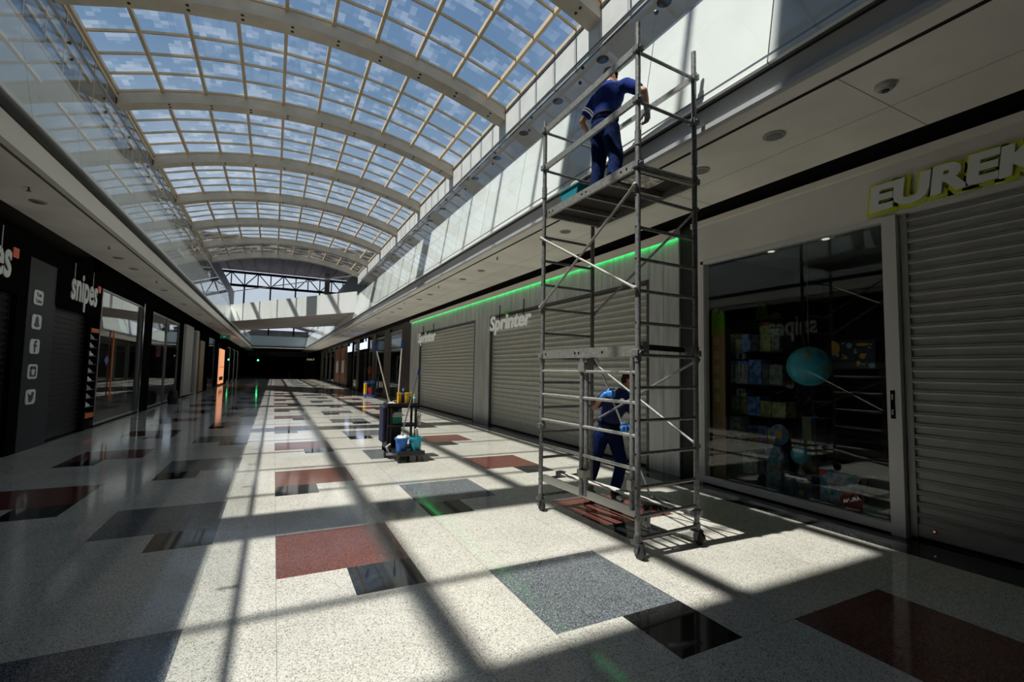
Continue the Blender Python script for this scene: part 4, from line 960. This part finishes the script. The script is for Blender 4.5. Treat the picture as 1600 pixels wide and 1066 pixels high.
def person(name_label, J, up, faced, hair_m, shirt_m, trouser_m, glove_m, gloves, shoes_m, hands, loc, seed=0):
    t = thing('person', name_label, 'person', loc)
    f = V(J['f']).normalized(); f = V((f.x, f.y, 0)).normalized(); r = f.cross(V((0, 0, 1)))
    hx = r
    b = MB()
    pel, wai, che, nek, hd = [V(J[k]) for k in ('pelvis', 'waist', 'chest', 'neck', 'head')]
    up1 = (che-pel).normalized(); ff = (f-up1*f.dot(up1)).normalized(); sh = (V(J['shR'])-V(J['shL'])).normalized(); f2 = (f-sh*f.dot(sh)).normalized()
    f3 = sh.cross(up1)*-1
    if f3.dot(f) < 0: f3 = -f3
    loft(b, [ring(pel-up1*.08, hx, ff, .14, .10), ring(pel, hx, ff, .155, .11), ring(wai, hx, ff, .135, .10), ring(che-up1*.06, sh, f3, .155, .115), ring(che+up1*.06, sh, f3, .16, .11), ring((che*.35+nek*.65), sh, f3, .11, .08), ring(nek, sh, f3, .055, .055)])
    limb(b, [nek-up1*.05, nek+(hd-nek)*.55], [.062, .055])
    R_, rr, fh, uh = head(b, hd, J['face'], J['hup'])
    for s in 'LR':
        S_, E_, W_ = [V(J[k+s]) for k in ('sh', 'el', 'wr')]
        limb(b, [S_, S_+(E_-S_)*.5, E_, E_+(W_-E_)*.35, W_], [.056, .046, .038, .037, .026])
        hh = hands[s]; hand(b, W_, hh[0], hh[1], hh[2], hh[3])
        K_, A_, hp = V(J['kn'+s]), V(J['an'+s]), V(J['hp'+s])
        limb(b, [hp, hp+(K_-hp)*.5, K_, K_+(A_-K_)*.3, A_], [.088, .075, .056, .055, .038])
    body = organic('body', b, SKIN, t, .0075, 2)
    eyes(hd, R_, t)
    organic('hair', hairm(hd, R_), hair_m, t, .006, 1)
    # shirt
    b = MB()
    loft(b, [ring(wai-up1*.10, hx, ff, .165, .130), ring(wai+up1*.03, hx, ff, .165, .130), ring(che-up1*.06, sh, f3, .18, .135), ring(che+up1*.07, sh, f3, .185, .13), ring((che*.4+nek*.6), sh, f3, .13, .095), ring(nek-up1*.012, sh, f3, .075, .075)])
    for s in 'LR':
        S_, E_ = V(J['sh'+s]), V(J['el'+s]); limb(b, [S_, S_+(E_-S_)*.35, S_+(E_-S_)*.62], [.078, .072, .070])
        cb = V(S_); limb(b, [che+up1*.06, S_], [.085, .078])
    sh_o = organic('polo_shirt', b, shirt_m, t, .010, 3, .007, seed)
    b = MB(); limb(b, [nek-up1*.01+r*k*.001 for k in (0, 1)], [.068, .068]); 
    col = MB(); loft(col, [ring(nek-up1*.028, sh, f3, .080, .080, 20, 2), ring(nek+up1*.012, sh, f3, .066, .066, 20, 2)]); col.build('collar', shirt_m, sh_o, smooth=True)
    # trousers
    b = MB()
    loft(b, [ring(pel-up1*.09, hx, ff, .15, .115), ring(pel-up1*.0, hx, ff, .175, .132), ring(pel+up1*.10, hx, ff, .160, .122), ring(wai-up1*.04, hx, ff, .155, .118)])
    for s in 'LR':
        K_, A_, hp = V(J['kn'+s]), V(J['an'+s]), V(J['hp'+s])
        limb(b, [hp, hp+(K_-hp)*.5, K_, K_+(A_-K_)*.5, A_+V((0, 0, .05))], [.108, .098, .082, .078, .074])
    tr = organic('trousers', b, trouser_m, t, .010, 3, .009, seed+3)
    b = MB(); loft(b, [ring(wai-up1*.075, hx, ff, .176, .140, 24), ring(wai-up1*.035, hx, ff, .176, .140, 24)]); b.build('belt', mat('belt', (.006, .007, .012), .7, spec=.1), t, smooth=True)
    for s in 'LR':
        b = MB(); shoe(b, J['an'+s], J['sd'+s]); organic('shoe', b, shoes_m, t, .008, 2)
        if s in gloves:
            b = MB(); hh = hands[s]; W_, E_ = V(J['wr'+s]), V(J['el'+s]); hand(b, W_, hh[0], hh[1], hh[2], hh[3], 1.12); limb(b, [W_, W_+(E_-W_)*.2], [.033, .036])
            organic('glove', b, gloves[s], t, .0055, 1)
    return t, R_, J
UPJ = dict(f=(1, -.15, 0), pelvis=(3.25, 4.19, 4.45), waist=(3.27, 4.18, 4.60), chest=(3.33, 4.20, 4.85), neck=(3.39, 4.27, 5.055), head=(3.455, 4.34, 5.19),
           face=(.80, .10, -.35), hup=(.35, 0, .94), shL=(3.29, 4.38, 4.89), shR=(3.42, 3.99, 4.91), elL=(3.17, 4.50, 4.66), wrL=(3.36, 4.56, 4.50), elR=(3.50, 3.80, 4.76), wrR=(3.60, 3.86, 4.60),
           hpL=(3.26, 4.27, 4.40), hpR=(3.26, 4.09, 4.40), knL=(3.27, 4.30, 4.05), knR=(3.29, 4.02, 4.05), anL=(3.22, 4.30, 3.725), anR=(3.22, 3.98, 3.725), sdL=(1, .15, 0), sdR=(1, -.2, 0))
WGL = mat('grey work glove', (.40, .40, .38), .8, noise_s=30, noise_a=.3)
up_, UR, _ = person('person in royal blue polo shirt on the scaffold platform, wiping the white panel', UPJ, None, None, HAIR, ROYAL, NAVY, WGL, {'R': WGL}, BLACKM,
    dict(L=((.6, .1, -.7), (.5, -.5, .2), (.3, .5, .3), .5), R=((.35, .35, -.85), (-.7, .5, -.1), (0, .9, .3), .9)), (3.24, 4.15, 3.66), 1)
b = MB(); E0, S0 = V(UPJ['elL']), V(UPJ['shL']); d_ = (E0-S0)
for k in (.50, .60): b.tube(S0+d_*k, S0+d_*(k+.055), .0735, 18)
b.build('sleeve_stripes', LETW, up_)
LOJ = dict(f=(.45, -.9, 0), pelvis=(4.07, 5.12, .88), waist=(4.08, 5.09, 1.04), chest=(4.12, 5.02, 1.25), neck=(4.19, 4.95, 1.43), head=(4.25, 4.90, 1.565),
           face=(.62, -.66, -.42), hup=(.25, -.3, .92), shL=(4.31, 5.01, 1.32), shR=(3.96, 5.03, 1.35), elL=(4.30, 4.86, 1.08), wrL=(4.042, 4.683, .955), elR=(3.72, 4.98, 1.20), wrR=(3.783, 4.816, 1.38),
           hpL=(4.16, 5.11, .84), hpR=(3.99, 5.14, .84), knL=(4.20, 5.0, .46), knR=(3.98, 5.27, .47), anL=(4.08, 4.98, .075), anR=(3.98, 5.42, .075), sdL=(-.2, -1, 0), sdR=(-.75, -.35, 0))
P0, P1 = V((3.70, 4.90, 1.84)), V((4.24, 4.47, .10))
lo_, LR_, _ = person('person in navy polo shirt and face mask bending over a pole behind the scaffold', LOJ, None, None, HAIRB, mat('navy polo cotton', (.012, .024, .12), .8, noise_s=30, noise_a=.2, bump=.3), NAVY, BLUEG, {'L': BLUEG, 'R': BLUEG}, BLACKM,
    dict(L=((-.87, -.48, -.05), (-.48, .87, 0), (0, 0, 1), 1.35), R=((.6, -.8, .05), (.8, .6, 0), (0, 0, 1), 1.35)), (4.05, 5.1, 0), 9)
b = MB(); c = V(LOJ['head']); f = LR_.col[1]; u = LR_.col[2]; r = LR_.col[0]
b.ball(c+f*.070-u*.045, .058, .052, .046, 16, 10, LR_)
for q in (-1, 1): b.tube(c+f*.06+r*q*.05-u*.03, c-f*.0+r*q*.083, .002, 5)
b.build('face_mask', LETW, lo_, smooth=True)
MB().ball(V(LOJ['chest'])+V((-.01, -.145, .06)), .035, .010, .012, 10, 6).build('chest_logo', LETW, lo_)
t = thing('floor_brush', 'long aluminium pole with a black brush head held by the person behind the scaffold', 'brush', (4.25, 4.45, 0))
MB().tube(P0, P1, .0125, 12).build('pole', GREYH, t)
b = MB(); b.obox((4.25, 4.44, .09), (.16, -.06, 0), (.035, .09, 0), (0, 0, .03)); b.build('head', BLACKM, t, bevel=.01)
b = MB(); rn = random.Random(4)
for _ in range(160):
    a, c = rn.uniform(-1, 1), rn.uniform(-1, 1); p = V((4.25+.15*a+.03*c, 4.44-.055*a+.085*c, .065)); b.tube(p, p+V((rn.uniform(-.02, .02)+.012*a, rn.uniform(-.02, .02)+.02*c, -.06)), .004, 4)
b.build('bristles', BLACKM, t)
MB().box(4.20, 4.26, 4.42, 4.48, .12, .16).build('socket', CHROME, t, bevel=.008)
# teal tub with cloth on the platform
t = thing('tub', 'teal plastic tub with a grey cloth on the scaffold platform, left of the person', 'tub', (3.06, 4.50, 3.66))
b = MB(); b.prism([(-.15, 0), (.15, 0), (.19, .14), (-.19, .14)], (3.0, 4.52, 3.662), (0, 1, 0), (0, 0, 1), (.17, 0, 0)); b.build('bowl', TEALC, t, bevel=.012)
MB().box(2.985, 3.19, 4.32, 4.72, 3.80, 3.815).build('rim', TEALC, t, bevel=.004)
o = organic('cleaning_cloth', (lambda q: (limb(q, [(3.02, 4.40, 3.83), (3.06, 4.52, 3.85), (3.12, 4.64, 3.83)], [.03, .035, .025]), q)[1])(MB()), RAG, None, .006, 2, .01); tag(o, 'crumpled grey cloth lying on the teal tub', 'cloth')

# ================================================================== BLACK CLEANING CART
BP = mat('black cart plastic', (.018, .018, .018), .45)
T = thing('cleaning_cart', 'black cleaning trolley in the sunlight with two buckets on its front tray', 'cart', (2.2, 8.7, 0))
def castor(x, y, r=.045, pr=T):
    o = MB().tube((x, y, r*2), (x, y, r*2+.04), .02, 10).box(x-.022, x+.022, y-.02, y+.02, r*1.2, r*2).build('castor_fork', DGREY, pr)
    MB().lathe((x-.014, y, r), [(r*.8, 0), (r, .004), (r, .024), (r*.8, .028)], 20, ax=(1, 0, 0)).build('castor_wheel', RUBBER, o)
for x, y in ((2.03, 8.36), (2.46, 8.34), (1.92, 8.98), (2.40, 9.10)): castor(x, y)
MB().prism(roundrect(.52, .46, .04), (2.245, 8.54, .12), (1, 0, 0), (0, 1, 0), (0, 0, .055)).build('front_tray', BP, T, bevel=.008)
MB().box(2.0, 2.49, 8.31, 8.33, .17, .20).build('tray_lip', BP, T)
MB().box(1.90, 2.46, 8.76, 9.16, .12, .20).build('base', BP, T, bevel=.01)
MB().box(1.90, 2.46, 8.76, 9.16, .58, .62).build('middle_shelf', BP, T, bevel=.008)
b = MB(); b.box(1.90, 2.48, 8.76, 9.16, .93, .96); b.box(1.90, 2.48, 8.76, 8.78, .93, 1.02); b.box(1.90, 2.48, 9.14, 9.16, .93, 1.02); b.box(1.90, 1.92, 8.76, 9.16, .93, 1.02); b.box(2.46, 2.48, 8.76, 9.16, .93, 1.02); b.build('top_tray', BP, T, bevel=.006)
MB().box(1.90, 1.93, 8.77, 9.15, .12, .95).build('side_panel', BP, T, bevel=.004)
for x, y in ((2.44, 8.80), (2.44, 9.12), (1.97, 8.80)): MB().box(x-.02, x+.02, y-.02, y+.02, .18, .95).build('corner_post', BP, T)
MB().box(1.94, 2.25, 9.12, 9.14, .2, .93).build('back_panel', BP, T)
MB().prism([(0, 0), (.34, 0), (.33, .35), (.34, .66), (.0, .66), (.01, .3)], (1.825, 8.79, .30), (0, 1, 0), (0, 0, 1), (.065, 0, 0)).build('waste_bag', DKBLUE, T, bevel=.02)
def bucket(c, m, label, r=.115, h=.24, grip=True):
    t = thing('bucket', label, 'bucket', c)
    o = MB().lathe(c, [(r*.74, 0), (r*.98, h), (r*1.07, h), (r*1.07, h-.02), (r*1.10, h-.02), (r*1.10, h+.006), (r*.94, h+.006), (r*.70, .012), (.001, .012)], 28).build('bowl', m, t, smooth=False)
    b = MB(); c = V(c); pts = [c+V((r*1.08*math.cos(a), -.02-r*.55*math.sin(a)*1.0, h-.01-.06*math.sin(a))) for a in [PI*k/10 for k in range(11)]]; b.path(pts, .004, 6)
    if grip: b.build('handle', GREYH, t)
    return t
bucket((2.11, 8.50, .178), BLUEP, 'bright blue bucket on the left of the cart tray'); bucket((2.37, 8.49, .178), TEALP, 'turquoise bucket on the right of the cart tray')
o = MB().lathe((2.11, 8.50, .418), [(.105, 0), (.10, .012), (.06, .045), (.055, .02), (.001, .02)], 20).build('mop_wringer', mat('white plastic', (.65, .65, .62), .4)); tag(o, 'white wringer insert in the bright blue bucket', 'wringer')
o = MB().obox((2.38, 8.47, .48), (.025, 0, .01), (0, .012, 0), (-.015, 0, .10)).build('scrubbing_brush', mat('cream plastic', (.65, .60, .52), .5), bevel=.008); tag(o, 'cream brush handle sticking out of the turquoise bucket', 'brush')
# jug
t = thing('jerrycan', 'translucent canister of green liquid on the cart shelf', 'canister', (2.12, 8.88, .62))
MB().prism(roundrect(.19, .13, .02), (2.10, 8.94, .685), (1, 0, 0), (0, 0, 1), (0, -.11, 0)).build('green_liquid', mat('green liquid', (.01, .28, .16), .2), t, bevel=.01)
MB().prism([(-.095, 0), (.095, 0), (.095, .07), (.06, .10), (-.05, .10), (-.095, .06)], (2.10, 8.94, .752), (1, 0, 0), (0, 0, 1), (0, -.11, 0)).build('body', mat('pale translucent plastic', (.42, .48, .44), .3), t, bevel=.01)
b = MB(); b.path([(2.13, 8.885, .85), (2.15, 8.885, .885), (2.18, 8.885, .885), (2.19, 8.885, .84)], .011, 8); b.build('handle', MATS['pale translucent plastic'], t)
MB().lathe((2.04, 8.885, .85), [(.022, 0), (.022, .025)], 14).build('cap', mat('red cap', (.45, .05, .04), .4), t)
def bottle(c, r, h, m, capm, label, cat='bottle'):
    t = thing('bottle', label, cat, c)
    MB().lathe(c, [(r*.95, 0), (r, .01), (r, h*.62), (r*.4, h*.8), (r*.4, h*.86)], 18).build('body', m, t, smooth=False); MB().lathe(V(c)+V((0, 0, h*.86)), [(r*.5, 0), (r*.5, h*.14)], 14).build('cap', capm, t); return t
bottle((2.20, 8.86, .96), .032, .33, mat('dark blue bottle', (.03, .05, .12), .3), mat('blue cap', (.25, .4, .6), .4), 'dark blue spray bottle standing between the yellow holders on the cart')
bottle((2.36, 8.86, .96), .034, .27, mat('green bottle', (.02, .25, .04), .3), YEL, 'green bottle with a yellow cap at the right end of the cart top')
bottle((2.43, 8.92, .96), .028, .22, mat('clear bottle', (.5, .52, .5), .3), mat('white cap', (.6, .6, .6), .4), 'pale clear bottle behind the green bottle on the cart')
for x, lb in ((2.13, 'yellow plastic holder left of the dark blue bottle on the cart'), (2.28, 'yellow plastic holder right of the dark blue bottle on the cart')):
    o = MB().box(x-.03, x+.03, 8.82, 8.92, .962, 1.20).build('holder', YEL, bevel=.01); tag(o, lb, 'holder'); MB().box(x-.036, x+.036, 8.814, 8.926, 1.185, 1.205).build('rim', YEL, o)
def lump(cs, r, label, m=RAG, name='cleaning_cloth'):
    b = MB(); limb(b, cs, [r]*len(cs), 10); o = organic(name, b, m, None, .006, 1, .024, len(cs)); tag(o, label, 'cloth'); return o
lump([(1.94, 8.86, .985), (2.0, 8.90, 1.0), (2.05, 8.84, .98)], .035, 'crumpled grey mop cloth at the left end of the cart top')
lump([(2.05, 9.02, .99), (2.08, 8.98, 1.04), (2.11, 9.05, 1.0)], .032, 'crumpled beige cloth in the middle of the cart top')
lump([(2.50, 8.80, .80), (2.50, 8.79, .70), (2.50, 8.80, .62)], .035, 'grey cloth hanging from the right posts of the cart')
lump([(1.95, 8.70, .28), (1.88, 8.66, .24), (1.93, 8.66, .14)], .018, 'white rag hanging low at the left of the cart', mat('white rag', (.6, .58, .55), .9))
def mop(a, b_, label, hm, tip=BLUEP):
    a, b_ = V(a), V(b_); t = thing('mop', label, 'mop', tuple(a)); d = (b_-a).normalized(); L = (b_-a).length
    MB().tube(a, b_, .0125, 12).build('pole', hm, t); MB().tube(b_-d*.12, b_+d*.01, .018, 12).tube(b_-d*.15, b_-d*.12, .013, 12, r2=.018).build('grip', mat('royal blue grip', (.01, .06, .42), .4), t)
    MB().tube(a-d*.03, a+d*.08, .018, 12).build('socket', mat('white socket', (.6, .6, .58), .4), t); return t
mop((1.97, 8.95, 1.02), (1.67, 9.0, 2.13), 'mop with a cream pole leaning to the left out of the cart', HANDLE)
mop((2.14, 9.0, 1.0), (2.19, 9.02, 2.20), 'mop with a cream pole standing upright in the cart', HANDLE)
mop((2.10, 8.50, .44), (2.44, 8.62, 1.70), 'mop with a grey metal pole leaning to the right out of the blue bucket', GREYH)
lump([(2.06, 8.52, .43), (2.12, 8.55, .44), (2.17, 8.47, .43)], .03, 'white mop strands bunched in the blue bucket', mat('mop cotton', (.62, .60, .56), .9), 'mop_strands')
bpy.data.objects['mop_strands']['category'] = 'mop head'
# ================================================================== BLUE AND YELLOW CART (far)
T2 = thing('cleaning_cart', 'small blue and yellow cleaning trolley far down the right side', 'cart', (4.9, 27.5, 0))
BL2 = mat('blue cart plastic', (.01, .09, .38), .4)
b = MB(); b.box(4.62, 5.30, 27.3, 27.8, .09, .20); b.build('base', BL2, T2, bevel=.02)
for x, y in ((4.68, 27.36), (5.24, 27.36), (4.68, 27.74), (5.24, 27.74)): castor(x, y, .04, T2)
MB().box(4.62, 5.16, 27.38, 27.74, .83, .92).build('top_tray', BL2, T2, bevel=.02)
MB().box(4.62, 4.74, 27.36, 27.76, .20, .83).build('yellow_panel', YEL, T2, bevel=.02)
for x in (4.78, 5.12): MB().box(x-.02, x+.02, 27.68, 27.72, .2, .83).build('post', BL2, T2)
MB().box(4.76, 5.14, 27.42, 27.7, .58, .62).build('shelf', BL2, T2)
bucket((4.93, 27.45, .205), REDP, 'red bucket on the base of the blue and yellow cart', .15, .32)
b = MB(); b.ball((4.92, 27.53, .71), .09, .07, .085); o = b.build('bag', DKBLUE, smooth=True); tag(o, 'dark blue bundle on the shelf of the blue and yellow cart', 'bag')
mop((5.21, 27.45, .22), (5.50, 27.6, 1.75), 'thin mop pole leaning out of the blue and yellow cart', mat('teal pole', (.05, .25, .25), .4))
o = MB().lathe((5.70, 32.0, 0), [(.16, 0), (.16, .03), (.04, .05), (.035, 1.25), (.13, 1.3), (.13, 1.75), (.04, 1.8)], 16).build('dispenser', [mat('red dispenser', (.35, .04, .03), .4)][0]); tag(o, 'slim red dispenser post against the far right shop, behind the small cart', 'dispenser')
